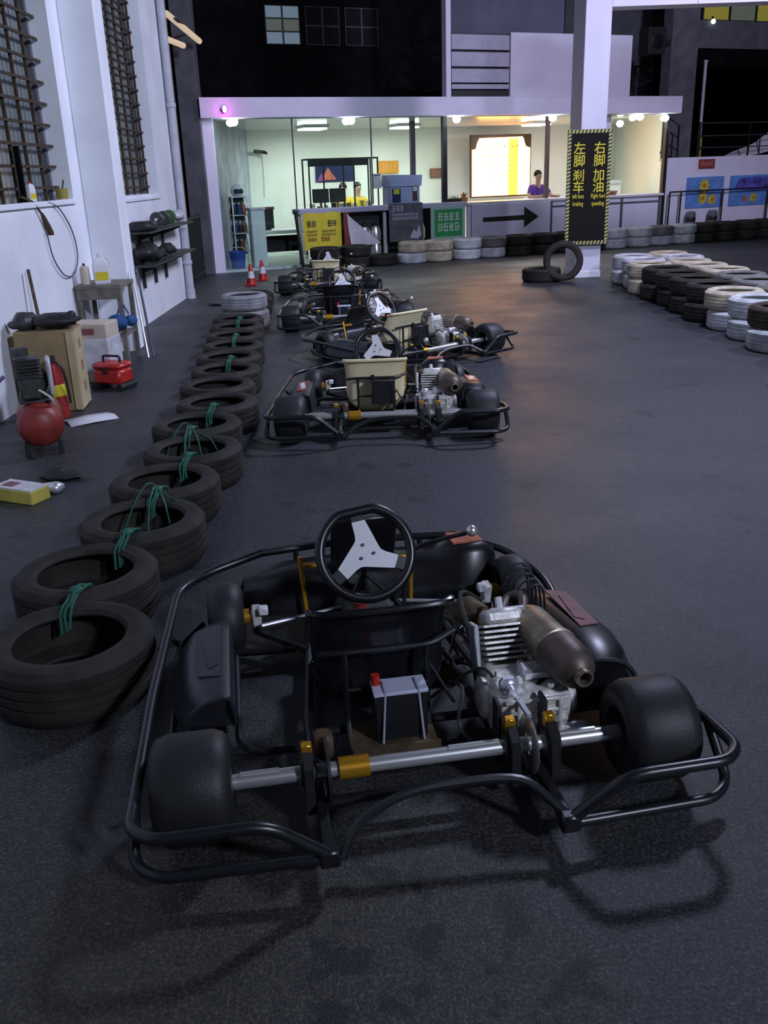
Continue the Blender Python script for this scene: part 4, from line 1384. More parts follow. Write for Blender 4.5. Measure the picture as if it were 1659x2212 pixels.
    # side pods
    for s_ in (-1, 1):
        rings = []
        for k, (y, top, wi, wo, sl_) in enumerate([(.22, .245, .512, .635, .04), (.28, .262, .512, .660, .03), (.40, .258, .512, .672, .01), (.58, .235, .512, .668, 0), (.72, .218, .512, .650, 0), (.84, .19, .512, .60, 0), (.875, .13, .512, .56, 0)] if s_ > 0 else [(.29, .225, .512, .60, .10), (.34, .228, .512, .625, .07), (.45, .225, .512, .645, .03), (.62, .222, .512, .655, 0), (.74, .218, .512, .645, 0), (.84, .19, .512, .60, 0), (.875, .13, .512, .56, 0)]):
            bo = .06
            rings.append([(s_ * wi, y + sl_, bo), (s_ * wi, y + sl_ * .4, top - .05), (s_ * (wi + .006), y, top - .012), (s_ * (wi + .03), y, top), (s_ * (wo - .02), y, top - .012), (s_ * wo, y, top - .03),
                          (s_ * (wo + .045), y + sl_ * .3, .13), (s_ * (wo + .055), y + sl_ * .6, .09), (s_ * (wo + .03), y + sl_, bo)])
        pod = P(MB().loft(rings), 'side_pod', M_plasticg if s_ < 0 else M_plastic, smooth=50)
        # wheel-arch lip behind the pod
        pb = .07 if s_ > 0 else 0
        dz = .030 if s_ > 0 else 0
        dx = .025 if s_ > 0 else 0
        P(MB().tube(spline([(s_ * .515, .385 - pb, .07), (s_ * .515, .32 - pb, .16), (s_ * .53, .292 - pb, .217 + pb * .3), (s_ * (.60 + pb * .5), .290 - pb, .20 + pb * .3), (s_ * (.655 + pb * .6), .315 - pb, .13), (s_ * (.655 + pb * .5), .38 - pb, .07)], 5), .008, 6), 'lip', M_plasticg, pod)
        def plate(q, h, name, mat):
            a = [(s_ * (x + dx), y, z + dz * (1 - (y - .40) / .36)) for x, y, z in q]
            P(MB().add(a + [(x, y, z + h) for x, y, z in a], [(0, 1, 2, 3), (7, 6, 5, 4), (0, 4, 5, 1), (1, 5, 6, 2), (2, 6, 7, 3), (3, 7, 4, 0)]), name, mat, pod, 0)
        plate([(.545, .40, .226), (.545, .74, .221), (.618, .72, .213), (.613, .42, .219)], .003, 'decal', M_plasticg if s_ < 0 else M_pink)
        plate([(.552, .47, .228), (.575, .68, .2225), (.605, .66, .2185), (.580, .45, .2255)], .0022, 'stripe', M_plasticg if s_ < 0 else M_pink)
    # nose
    rings = []
    for x, hh, y0, y1 in ((-.50, .12, 1.12, 1.22), (-.46, .19, 1.08, 1.28), (-.30, .215, 1.06, 1.34), (0, .22, 1.06, 1.36), (.28, .225, 1.06, 1.34), (.34, .27, 1.04, 1.32), (.44, .28, 1.03, 1.28), (.50, .24, 1.08, 1.22)):
        rings.append([(x, y0, .07), (x, y0 + .02, hh - .03), (x, y0 + .05, hh), (x, y1 - .08, hh - .01), (x, y1 - .01, hh - .07), (x, y1, .07)])
    ns = P(MB().loft(rings), 'nose_fairing', M_plastic, smooth=50)
    P(MB().loft([[(.335, 1.10, .272), (.335, 1.24, .262), (.335, 1.24, .268), (.335, 1.10, .278)], [(.445, 1.09, .281), (.445, 1.19, .272), (.445, 1.19, .278), (.445, 1.09, .286)]]), 'decal', M_orange, ns, 0)
    P(MB().box((0, 1.165, .305), (.25, .018, .24), (R(28), 0, 0), .006), 'front_panel', M_plastic)
    # steering
    sx, sy, sz = -.05, .74, .43
    tilt = R(-58)                                        # wheel plane leans so that it faces the driver
    m3 = Matrix.Rotation(R(60), 3, 'X') @ Matrix.Rotation(R(8), 3, 'Z')
    def sp_(p):
        v = m3 @ Vector(p)
        return (sx + v.x, sy + v.y, sz + v.z)
    pts = []
    for k in range(48):
        a = 2 * PI * k / 48
        r = .152
        y = r * math.sin(a)
        y = min(y, .140)                                 # flattened top
        pts.append(sp_((r * math.cos(a), y, 0)))
    sw = P(MB().tube(pts, .0172, 12, True), 'steering_wheel', M_plastic)
    mb = MB()
    ring = []
    for k in range(3):
        a0 = R(90 + 120 * k)
        u_, v_ = Vector((math.cos(a0), math.sin(a0))), Vector((-math.sin(a0), math.cos(a0)))
        for da, rr in ((-.020, .105), (.020, .105), (.020, .060)):
            pass
        ring += [tuple(u_ * .106 - v_ * .0225), tuple(u_ * .106 + v_ * .0225), tuple(u_ * .062 + v_ * .022), tuple(u_ * .045 + v_ * .025), tuple(u_ * .034 + v_ * .034)]
    vs = [sp_((p[0], p[1], .008)) for p in ring] + [sp_((p[0], p[1], -.002)) for p in ring]
    n = len(ring)
    # triangulate the star as a fan round its centre
    vs += [sp_((0, 0, .008)), sp_((0, 0, -.002))]
    fs = [(i, (i + 1) % n, 2 * n) for i in range(n)] + [(n + (i + 1) % n, n + i, 2 * n + 1) for i in range(n)] + [(i, n + i, n + (i + 1) % n, (i + 1) % n) for i in range(n)]
    spk = P(MB().add(vs, fs), 'spokes', M_spoke, sw, 30)
    mb = MB()
    for k in range(3):
        a0 = R(90 + 120 * k)
        c = sp_((math.cos(a0) * .125, math.sin(a0) * .122, 0))
        q = m3 @ Matrix.Rotation(a0 - PI / 2, 3, 'Z')
        vsb = [Vector(c) + q @ Vector((x, y, z)) for x in (-.021, .021) for y in (-.022, .02) for z in (-.005, .006)]
        P(MB().add(vsb, [(0, 1, 3, 2), (4, 6, 7, 5), (0, 4, 5, 1), (2, 3, 7, 6), (0, 2, 6, 4), (1, 5, 7, 3)]), 'spoke_end', M_plastic, sw, 0)
    for k in range(3):
        a0 = R(100 + 120 * k)
        P(MB().cyl(sp_((math.cos(a0) * .026, math.sin(a0) * .026, .006)), sp_((math.cos(a0) * .026, math.sin(a0) * .026, .014)), .0055, 8), 'hub_bolt', M_oil, sw)
    P(MB().tube([sp_((0, 0, -.004)), (sx * .4, 1.10, .12)], .011, 8), 'steering_column', M_blackm)
    P(MB().cyl(sp_((0, 0, -.004)), sp_((0, 0, -.03)), .03, 12), 'steering_hub', M_oil)
    st_ = MB()
    for s_ in (-1, 1):
        st_.tube([(s_ * .10, .95, .12), (sx * .6, .97, .26)], .010, 8)
    P(st_, 'column_support', M_black)
    for s_ in (-1, 1):
        P(MB().tube([(s_ * .41, .90, .12), (s_ * .02, 1.02, .115)], .007, 8), 'tie_rod', M_alu)
        k_ = P(MB().box((s_ * .425, .96, .13), (.035, .05, .075), None, .006), 'knuckle', M_castalu)
        P(MB().cyl((s_ * .425, .97, .128), (s_ * .50, .97, .128), .016, 12), 'stub_axle', M_chrome, k_)
        P(MB().cyl((s_ * .448, .97, .128), (s_ * .470, .97, .128), .028, 14), 'stub_collar', M_gold, k_)
        P(MB().box((s_ * .40, .93, .165), (.035, .035, .03), None, .005), 'bracket_block', M_whitep, k_)
    # pedals
    for x, nme in ((-.24, 'brake_pedal'), (.15, 'throttle_pedal')):
        mb = MB()
        mb.tube([(x, 1.02, .07), (x - .012 * (1 if x < 0 else -1), 1.06, .30)], .008, 8)
        mb.tube([(x, 1.055, .265), (x + (.085 if x < 0 else -.075), 1.055, .262)], .010, 8)
        P(mb, nme, M_gold)
    # gear lever
    g_ = P(MB().tube(spline([(.10, .90, .09), (.11, .88, .28), (.14, .84, .385), (.22, .77, .44), (.285, .715, .475)], 5), .0075, 8), 'gear_lever', M_blackm)
    P(MB().sphere((.300, .70, .488), .019, 14, 10), 'gear_knob', M_chrome, g_)
    # seat
    path = [(.76, .135, .16, .05, 0), (.66, .078, .175, .10, 0), (.52, .052, .185, .16, 0), (.41, .062, .195, .17, .02), (.352, .12, .200, .10, .08), (.338, .24, .202, .03, .12), (.332, .34, .202, .0, .10), (.318, .41, .208, .0, .06), (.300, .435, .210, -.004, .04)]
    pp = spline([(a, b, c) for a, b, c, d_, e_ in path], 4)
    qq = spline([(d_, e_, 0) for a, b, c, d_, e_ in path], 4)
    nT = 18
    S0 = []
    for (y, z, w), (ri_, fo, _) in zip(pp, qq):
        rowp = []
        for k in range(nT + 1):
            tt = -1 + 2 * k / nT
            e = abs(tt) ** 2.6
            xx = w * math.sin(tt * PI / 2) if abs(tt) < 1 else w * tt
            rowp.append(Vector((-.068 + xx, y + fo * e, z + ri_ * e)))
        S0.append(rowp)
    nS = len(S0)
    S1 = []
    for i in range(nS):
        r_ = []
        for k in range(nT + 1):
            du = S0[min(i + 1, nS - 1)][k] - S0[max(i - 1, 0)][k]
            dv = S0[i][min(k + 1, nT)] - S0[i][max(k - 1, 0)]
            nn = du.cross(dv).normalized()
            r_.append(S0[i][k] + nn * .010)
        S1.append(r_)
    w_ = nT + 1
    vs = [p for r_ in S0 for p in r_] + [p for r_ in S1 for p in r_]
    o1 = nS * w_
    fs = []
    for i in range(nS - 1):
        for k in range(nT):
            a = i * w_ + k
            fs.append((a, a + 1, a + w_ + 1, a + w_))
            fs.append((o1 + a, o1 + a + w_, o1 + a + w_ + 1, o1 + a + 1))
        a = i * w_
        fs.append((a, a + w_, o1 + a + w_, o1 + a)); a += nT
        fs.append((a + w_, a, o1 + a, o1 + a + w_))
    for k in range(nT):
        fs.append((k + 1, k, o1 + k, o1 + k + 1)); a = (nS - 1) * w_ + k
        fs.append((a, a + 1, o1 + a + 1, o1 + a))
    seat = P(MB().add(vs, fs), 'seat', M_seatb, smooth=50)
    P(MB().tube([tuple(p + Vector((0, -.004, .003))) for p in S0[-1]], .011, 8), 'seat_lip', M_seatb, seat)
    sf = MB()
    sf.tube(fillet([(-.26, .30, .315), (-.20, .285, .322), (.07, .285, .322), (.145, .32, .34)], .03), .010, 8)
    for x in (-.185, .055):
        sf.tube(fillet([(x, .285, .322), (x, .285, .10), (x, .25, .06)], .03), .009, 8)
    sf.tube([(-.185, .282, .20), (.055, .282, .20)], .007, 8)
    P(sf, 'seat_frame', M_black)
    # battery and tray
    P(MB().bb((-.19, .13, .062), (.06, .30, .072)).bb((-.19, .125, .062), (.06, .135, .10)), 'battery_tray', M_rust, smooth=0)
    bt = P(MB().bb((-.115, .19, .074), (.035, .268, .225), .004), 'battery', M_batt)
    P(MB().bb((-.118, .188, .221), (.038, .270, .232), .002), 'battery_top', M_lab, bt)
    for x in (-.085, .010):
        P(MB().tube([(x, .250, .236), (x, .190, .236), (x - .012 * (1 if x < 0 else -1), .178, .074)], .0035, 6), 'strap', M_strap, bt)
    P(MB().cyl((-.105, .245, .232), (-.105, .245, .262), .013, 10), 'terminal', M_red, bt)
    # engine
    en = P(MB().bb((.215, .10, .075), (.435, .30, .225), .018).bb((.235, .28, .09), (.40, .40, .20), .015), 'engine_case', M_castalu)
    P(MB().lathe([(0, 0), (.058, 0), (.062, -.012), (.05, -.022), (0, -.024)], (.215, .22, .16), 'x', 24), 'clutch_cover', M_castalu, en)
    P(MB().lathe([(0, 0), (.060, 0), (.062, .02), (.052, .032), (0, .034)], (.435, .20, .15), 'x', 24), 'magneto_cover', M_castalu, en)
    P(MB().cyl((.40, .11, .10), (.475, .105, .10), .018, 14).cyl((.475, .105, .10), (.485, .105, .10), .013, 6), 'output_shaft', M_alu, en)
    for i, z in enumerate((.10, .135, .17, .205)):
        P(MB().bb((.235, .090, z), (.42, .102, z + .012), .003), 'rib', M_castalu, en)
    for x in (.27, .33, .39):
        P(MB().bb((x, .088, .085), (x + .012, .101, .215), .003), 'rib', M_castalu, en)
    fin0 = None
    for k in range(7):
        f_ = k / 6
        o = P(MB().box((.315, .355 + .05 * f_, .205 + .085 * f_), (.15 - .02 * abs(f_ - .5), .13, .007), (R(-28), 0, 0)), 'fin', M_castalu, en, 0)
    P(MB().box((.315, .415, .315), (.115, .105, .045), (R(-28), 0, 0), .012), 'cylinder_head', M_castalu, en)
    P(MB().cyl((.315, .425, .335), (.315, .445, .365), .012, 8), 'spark_plug', M_whitep, en)
    P(MB().box((.215, .345, .265), (.016, .075, .13), (R(-18), 0, 0), .004), 'side_plate', M_alu, en)
    P(MB().bb((.275, .385, .335), (.385, .405, .352), .004), 'head_bar', M_alu, en)
    P(MB().box((.255, .135, .245), (.05, .035, .05), None, .01).cyl((.255, .115, .245), (.255, .09, .245), .014, 10), 'carburettor', M_alu, en)
    P(MB().box((.36, .20, .243), (.10, .06, .035), None, .008), 'top_cover', M_alu, en)
    rr = random.Random(77)
    for i in range(10):
        x, y, z = rr.uniform(.23, .42), rr.choice((.098, .10)), rr.choice((.095, .215, .15))
        P(MB().cyl((x, y, z), (x, y - .014, z), .008, 6), 'bolt', M_chrome, en)
    for (x, y, z) in ((.30, .17, .228), (.33, .26, .228), (.40, .27, .226), (.25, .22, .228), (.38, .13, .226)):
        P(MB().cyl((x, y, z), (x, y, z + .016), .010, 6), 'bolt', M_chrome, en)
    em = MB()
    for x in (.205, .335):
        P(MB().bb((x - .006, .045, .06), (x + .006, .10, .24), .003), 'mount_plate', M_blackm)
    P(MB().bb((.19, .30, .055), (.45, .34, .075), .003), 'mount_bar', M_blackm)
    # air filter
    af = P(MB().lathe([(0, 0), (.045, 0), (.048, .015), (.048, .085), (.04, .10), (0, .10)], (.275, .50, .265), 'y', 20, M3=Matrix.Rotation(R(20), 3, 'Z')), 'air_filter', M_rust)
    P(MB().lathe([(0, -.012), (.018, -.012), (.02, 0), (0, 0)], (.282, .498, .262), 'y', 12), 'filter_cap', M_yel, af)
    # muffler
    d_ = (Vector((.445, .065, .290)) - Vector((.400, .43, .290))).normalized()
    q_ = d_.to_track_quat('Z', 'Y').to_matrix()
    c0 = Vector((.400, .43, .290))
    mu = P(MB().lathe([(0, 0), (.030, 0), (.052, .012), (.060, .035), (.062, .18), (.064, .20)], c0, 'z', 28, M3=q_), 'muffler', M_muff)
    P(MB().lathe([(.064, .20), (.068, .203), (.068, .213), (.064, .216)], c0, 'z', 28, M3=q_), 'clamp', M_muff, mu)
    P(MB().lathe([(.064, .216), (.066, .25), (.064, .31), (.052, .345), (.030, .362), (.025, .365)], c0, 'z', 28, M3=q_), 'muffler_end', M_muff2, mu)
    P(MB().lathe([(.025, .36), (.025, .385), (.019, .385), (.018, .34)], c0, 'z', 18, M3=q_), 'tail_pipe', M_muff, mu)
    P(MB().tube(spline([(.335, .46, .28), (.36, .54, .27), (.40, .60, .28), (.43, .56, .30), (.41, .48, .29), (.40, .43, .29)], 5), .017, 10), 'exhaust_pipe', M_muff2)
    P(MB().tube([(.345, .15, .22), (.415, .22, .235)], .008, 8), 'muffler_hanger', M_blackm)
    # heat guard hoops
    hg = MB()
    for k in range(5):
        y = .55 + .045 * k
        hg.tube(spline([(.42, y, .20), (.425, y, .30), (.46, y + .005, .335), (.50, y + .01, .32), (.515, y + .012, .21)], 4), .004, 6)
    hg.tube([(.425, .55, .30), (.425, .73, .30)], .004, 6)
    P(hg, 'heat_guard', M_blackm)
    # cables and hoses
    rr = random.Random(5)
    for k in range(9):
        a = Vector((rr.uniform(.10, .30), rr.uniform(.10, .40), rr.uniform(.08, .24)))
        b = Vector((rr.uniform(.05, .36), rr.uniform(.30, .90), rr.uniform(.07, .22)))
        m_ = (a + b) / 2 + Vector((rr.uniform(-.07, .05), rr.uniform(-.05, .05), rr.uniform(.03, .14)))
        P(MB().tube(spline([a, m_, b], 8), .005 if k % 3 else .008, 6), 'cable', M_cable if k % 4 else M_oil)
    P(MB().tube(spline([(.12, .28, .19), (.14, .20, .21), (.12, .16, .12), (.16, .10, .08)], 6), .006, 6), 'cable', M_oil)
    # fuel tank between the legs
    ft = P(MB().bb((-.12, .80, .06), (.07, .98, .17), .03), 'fuel_tank', M_oil)
    P(MB().cyl((-.06, .87, .17), (-.06, .87, .19), .025, 14), 'fuel_cap', M_redd, ft)
    return t

K1 = make_kart()
def parts(o, name):
    return [c for c in o.children if c.name.split('.')[0] == name]
def sub(o, name, nm2):
    return [d for c in parts(o, name) for d in c.children if d.name.split('.')[0] == nm2]
def place_kart(o, x, y, deg, label, seat, dl, dr, st):
    o.location = (x, y, 0)
    o.rotation_euler = (0, 0, R(deg))
    tag(o, label, 'go-kart', 'go-karts parked in a line on the asphalt')
    for s_ in parts(o, 'seat') + sub(o, 'seat', 'seat_lip'):
        recolor(s_, seat)
    for i, (m, m2) in enumerate(((dl, st), (dr, st))):
        recolor(sub(o, 'side_pod', 'decal')[i], m)
        recolor(sub(o, 'side_pod', 'stripe')[i], m2)
karts = [K1] + [copy_tree(K1) for _ in range(4)]
place_kart(karts[0], .10, 2.02, 9, 'go-kart with a black seat nearest the camera, white-spoked steering wheel', M_seatb, M_plasticg, M_pink, M_plasticg)
recolor(sub(karts[0], 'side_pod', 'stripe')[1], M_pink)
place_kart(karts[1], .04, 5.68, 0, 'go-kart with a cream seat and red and white side decals, second from the camera', M_seatc, M_redd, M_orange, M_whited)
place_kart(karts[2], .55, 7.96, 40, 'go-kart with a cream seat turned to the left, third from the camera', M_seatc, M_plasticg, M_orange, M_plasticg)
place_kart(karts[3], -.32, 10.05, 2, 'go-kart with a black seat between the turned kart and the farthest kart', M_seatb, M_plasticg, M_plastic, M_plasticg)
place_kart(karts[4], -.68, 13.30, -2, 'go-kart with a cream seat farthest from the camera', M_seatc, M_plasticg, M_plastic, M_plasticg)

for kk in (karts[1], karts[2], karts[4]):
    for b_ in parts(kk, 'battery'):
        b_.location = (.02, .015, .085)
        for c_ in b_.children:
            recolor(c_, M_batt)
    for b_ in parts(kk, 'battery_tray'):
        recolor(b_, M_blackm)

# ------------------------------------------------------------------ clutter along the left wall
# air compressor
t = thing('air_compressor', 'red air compressor tank with a greasy motor on top by the left wall', 'compressor', (-2.15, 5.56, 0), R(20))
tk = MB().lathe([(0, -.28), (.06, -.275), (.11, -.25), (.138, -.20), (.14, -.16), (.14, .16), (.138, .20), (.11, .25), (.06, .275), (0, .28)], (0, .12, .20), 'y', 32).build('tank', M_redd, t)
MB().lathe([(.141, -.010), (.144, -.008), (.144, .008), (.141, .010)], (0, -.02, .20), 'y', 32).build('weld_band', M_redd, tk)
for x, y in ((-.09, -.06), (.09, -.06), (-.09, .3), (.09, .3)):
    MB().box((x * 1.1, y, .05), (.03, .03, .10), (0, 0, 0), .004).build('foot', M_blackm, t)
MB().bb((-.10, -.05, .335), (.10, .32, .35), .004).build('platform', M_oil, t)
mo = MB().lathe([(0, -.12), (.075, -.12), (.085, -.10), (.085, .10), (.07, .12), (0, .12)], (-.01, .16, .44), 'y', 20).build('motor', M_oil, t)
for k in range(7):
    MB().lathe([(.085, -.006), (.096, -.004), (.096, .004), (.085, .006)], (-.01, .08 + .026 * k, .44), 'y', 20).build('fin', M_oil, mo)
hd = MB().box((-.02, -.02, .45), (.13, .10, .18), None, .015).build('pump', M_oil, t)
for k in range(6):
    MB().box((-.02, -.02, .50 + .022 * k), (.155, .13, .008), None, .002).build('fin', M_oil, hd)
MB().lathe([(0, 0), (.05, 0), (.05, .05), (0, .055)], (-.05, -.03, .63), n=16).build('air_filter', M_oil, t)
MB().bb((.085, .0, .36), (.115, .22, .58), .01).build('belt_guard', M_wrap, t)
MB().tube(spline([(.02, -.06, .42), (.08, -.11, .38), (.10, -.08, .33)], 5), .008, 6).build('pipe', M_castalu, t)
tag(MB().tube(spline([(-2.28, 5.45, .52), (-2.42, 5.38, .42), (-2.60, 5.30, .44), (-2.68, 5.1, .52), (-2.70, 4.7, .6)], 6), .012, 8).build('air_hose', M('violet hose', (.13, .11, .30), .5)), 'violet air hose sagging from the compressor to the left edge', 'hose')
tag(MB().tube(spline([(-2.66, 5.25, .50), (-2.62, 5.2, .3), (-2.52, 5.3, .14), (-2.50, 5.5, .02)], 6), .010, 8).build('air_hose', M_wrap), 'pale hose hanging behind the compressor', 'hose')
t = thing('plastic_sheet', 'crumpled clear plastic sheet on the floor behind the compressor', 'sheet', (-2.55, 5.35, 0))
vs, fs = [], []
rnd = random.Random(2)
for i in range(8):
    for j in range(6):
        vs.append((-.17 + .045 * i + rnd.uniform(-.012, .012), rnd.uniform(-.05, .05) - .02 * j, .28 * j / 5 * (1 + .15 * math.sin(i * 2)) + .004))
for i in range(7):
    for j in range(5):
        fs.append((i * 6 + j, i * 6 + j + 6, i * 6 + j + 7, i * 6 + j + 1))
o = MB().add(vs, fs).build('sheet', M_wrap, t, smooth=20)
md = o.modifiers.new('thickness', 'SOLIDIFY'); md.thickness = .003
# fire extinguisher
M_redx = M('extinguisher red', (.30, .018, .016), .4, var=.15)
t = thing('fire_extinguisher', 'red fire extinguisher with a yellow band before the tall cardboard box', 'extinguisher', (-2.33, 6.48, 0), R(-8), rot=(R(-2), R(-4), 0))
MB().lathe([(0, 0), (.05, 0), (.055, .02), (.055, .34), (.05, .39), (.02, .41), (0, .41)], n=20).build('cylinder', M_redx, t)
MB().lathe([(.0555, .16), (.058, .165), (.058, .24), (.0555, .245)], n=20).build('label', M_yel, t)
MB().bb((-.015, -.06, .41), (.015, .05, .45), .004).build('valve', M_blackm, t)
MB().tube(spline([(.0, -.05, .43), (.08, -.06, .38), (.085, -.02, .22), (.075, .0, .10)], 5), .010, 8).build('hose', M_cable, t)
# tall cardboard box
t = thing('cardboard_box', 'tall brown cardboard box with black bags on top beside the left wall', 'box', (-2.47, 6.82, 0), R(6))
MB().bb((-.21, -.16, 0), (.21, .16, .60), .004).build('body', M_card, t, smooth=0)
MB().bb((.211, -.15, .01), (.216, .15, .59)).build('side_panel', M_cardl, t, smooth=0)
MB().box((.19, -.172, .30), (.05, .02, .58), None).build('edge_flap', M_cardl, t, smooth=0)
for i in range(3):
    MB().bb((.216, -.02, .12 + .16 * i), (.2175, .05, .19 + .16 * i)).build('print', M_card, t, smooth=0)
def lump(name, mat, parent, c, r, seed, sc=(1, 1, .6)):
    rn = random.Random(seed)
    mb = MB()
    mb.sphere((0, 0, 0), r, 16, 10, sc)
    mb.v = [tuple(Vector(c) + Vector(v) * (1 + .16 * math.sin(v[0] * 60 + seed) * math.cos(v[1] * 50 + seed) + rn.uniform(-.05, .05))) for v in mb.v]
    return mb.build(name, mat, parent, smooth=60)
t = thing('bin_bag', 'black crumpled bag lying on top of the tall cardboard box', 'bag', (-2.40, 6.80, .605))
lump('body', M_blackm, t, (0, 0, .055), .15, 3, (1.25, .9, .36)); lump('knot', M_blackm, t, (.12, .02, .09), .035, 6, (1, 1, .8))
t = thing('oily_rag', 'grey green crumpled rag on top of the tall cardboard box', 'rag', (-2.60, 6.76, .605))
lump('cloth', M_oil, t, (0, 0, .06), .09, 8, (1, 1, .75)); lump('fold', M_oil, t, (-.06, -.02, .04), .05, 9, (1.2, 1, .7))
t = thing('broom_handle', 'thin grey handle leaning on the wall behind the cardboard box', 'handle', (-2.62, 7.20, 0))
MB().cyl((0, 0, .0), (-.08, .06, .98), .014, 8).build('pole', M_rust, t)
MB().sphere((-.08, .06, .98), .016, 8, 6).build('end_cap', M_greypost, t)
# wrapped carton
t = thing('wrapped_carton', 'cream carton wrapped in clouded plastic under the wooden stand', 'carton', (-2.43, 7.80, 0), R(-6))
MB().bb((-.17, -.14, 0), (.17, .14, .50), .01).build('carton', M_cream, t, smooth=0)
MB().bb((-.176, -.146, .08), (.176, .146, .38), .012).build('wrap', M_wrap, t, smooth=0)
MB().bb((-.06, -.148, .41), (.06, -.14, .46)).build('tape', M_pink, t, smooth=0)
# red toolbox
t = thing('toolbox', 'red toolbox with a dark handle on the floor beside the cardboard box', 'toolbox', (-2.20, 7.42, 0), R(-20))
MB().bb((-.13, -.10, .05), (.13, .10, .17), .02).build('body', M_red, t)
MB().bb((-.134, -.105, .172), (.134, .105, .22), .02).build('lid', M_red, t)
MB().tube(fillet([(-.08, 0, .21), (-.08, 0, .27), (.08, 0, .27), (.08, 0, .21)], .02), .010, 8).build('handle', M_blackm, t)
MB().bb((-.02, -.112, .14), (.02, -.10, .19), .004).build('latch', M_blackm, t)
for x in (-.12, .12):
    MB().cyl((x, -.11, .03), (x, .11, .03), .03, 12).build('foot_roller', M_blackm, t)
# wooden stand with jugs
t = thing('wooden_stand', 'worn grey wooden stand before the white pilaster', 'stand', (-2.52, 8.62, 0))
MB().bb((-.21, -.24, .70), (.21, .24, .74), .006).build('top', M_wood, t, smooth=0)
MB().bb((-.20, -.235, .61), (.20, -.215, .70)).build('apron', M_wood, t, smooth=0)
for x in (-.18, .18):
    for y in (-.2, .2):
        MB().bb((x - .02, y - .02, 0), (x + .02, y + .02, .70), .003).build('leg', M_wood, t, smooth=0)
MB().bb((-.19, -.21, .26), (.19, .21, .28)).build('lower_shelf', M_wood, t, smooth=0)
def jug(loc, lab, rz, cap, s=1.0):
    t = thing('oil_jug', lab, 'jug', loc, rz)
    MB().loft([[(x * s * w_, y * s * d_, z * s) for x, y in ((-.06, -.04), (.06, -.04), (.07, 0), (.06, .04), (-.06, .04), (-.07, 0))] for z, w_, d_ in ((0, .95, .95), (.012, 1, 1), (.15, 1, 1), (.185, .85, .9), (.21, .45, .55), (.225, .34, .45))]).build('body', M_whitep, t, smooth=35)
    MB().cyl((0, 0, .224 * s), (0, 0, .25 * s), .022 * s, 12).build('cap', cap, t)
    MB().bb((-.05 * s, -.0425 * s, .03 * s), (.055 * s, -.040 * s, .10 * s)).build('label', M_yel, t, smooth=0)
    MB().tube(spline([(.03 * s, 0, .21 * s), (.075 * s, 0, .195 * s), (.072 * s, 0, .12 * s)], 5), .008 * s, 6).build('handle', M_whitep, t)
    return t
jug((-2.50, 8.50, .742), 'white oil jug with a yellow label on the wooden stand', R(15), M_whitep, 1.05)
t = thing('spray_can', 'short cream can beside the white oil jug', 'can', (-2.64, 8.46, .742))
MB().lathe([(0, 0), (.04, 0), (.042, .01), (.042, .14), (.03, .16), (0, .165)], n=16).build('body', M_cream, t)
MB().cyl((0, 0, .16), (0, 0, .185), .012, 10).build('nozzle', M_blackm, t)
t = thing('blue_bag', 'dark blue cloth bag tied to the right leg of the wooden stand', 'bag', (-2.33, 8.40, .30))
lump('body', M_blued, t, (-.05, -.03, .10), .09, 14, (1.1, .8, .8)); lump('flap', M_blued, t, (.06, .02, .11), .06, 17, (1, .8, .8))
MB().tube(spline([(-.05, 0, .17), (0, .02, .26), (.05, .02, .17)], 5), .008, 6).build('strap', M_blued, t)
for i, (x, m, lab) in enumerate(((-2.262, M_alu, 'thin pale pole leaning beside the wooden stand, nearer the wall'), (-2.225, M_greypost, 'thin dark pole leaning beside the wooden stand, nearer the track'))):
    t = thing('leaning_pole', lab, 'pole', (x, 8.78 + .05 * i, 0))
    MB().cyl((.03, -.02, 0), (-.10, .25, .80), .012, 8).build('shaft', m, t)
    MB().sphere((-.10, .25, .80), .013, 8, 6).build('end_cap', m, t)
# things on the floor at left
t = thing('paper_sheet', 'white paper sheet on the floor before the cardboard box', 'paper', (-2.10, 6.36, 0), R(35))
vs = [(-.17, -.11, .004), (0, -.12, .012), (.18, -.10, .004), (-.16, .0, .02), (.0, .0, .03), (.19, .02, .012), (-.17, .12, .004), (.01, .11, .018), (.17, .13, .006)]
o = MB().add(vs, [(0, 1, 4, 3), (1, 2, 5, 4), (3, 4, 7, 6), (4, 5, 8, 7)]).build('sheet', M_paper, t, smooth=20)
md = o.modifiers.new('thickness', 'SOLIDIFY'); md.thickness = .003
t = thing('yellow_carton', 'yellow and white carton on the floor at the left edge', 'carton', (-1.97, 4.66, 0), R(-25))
MB().bb((-.14, -.07, 0), (.14, .07, .075), .006).build('body', M('yellow carton', (.42, .36, .06), .7, var=.2), t, smooth=0)
MB().bb((-.135, -.065, .075), (.135, .065, .082)).build('lid', M_whited, t, smooth=0)
MB().bb((-.10, -.04, .082), (-.02, .03, .084)).build('print', M_pink, t, smooth=0)
t = thing('foil_wrapper', 'crumpled foil wrapper beside the yellow carton', 'wrapper', (-1.82, 4.76, 0))
lump('foil', M_alu, t, (0, 0, .03), .05, 23, (1, 1, .6)); lump('fold', M_wrap, t, (-.05, .04, .025), .035, 24, (1.2, 1, .6))
t = thing('black_cloth', 'small black cloth on the floor behind the yellow carton', 'cloth', (-1.86, 5.0, 0))
lump('cloth', M_blackm, t, (0, 0, .022), .11, 26, (1.1, .7, .2)); lump('fold', M_blackm, t, (-.05, .03, .03), .05, 27, (1.2, .8, .5))
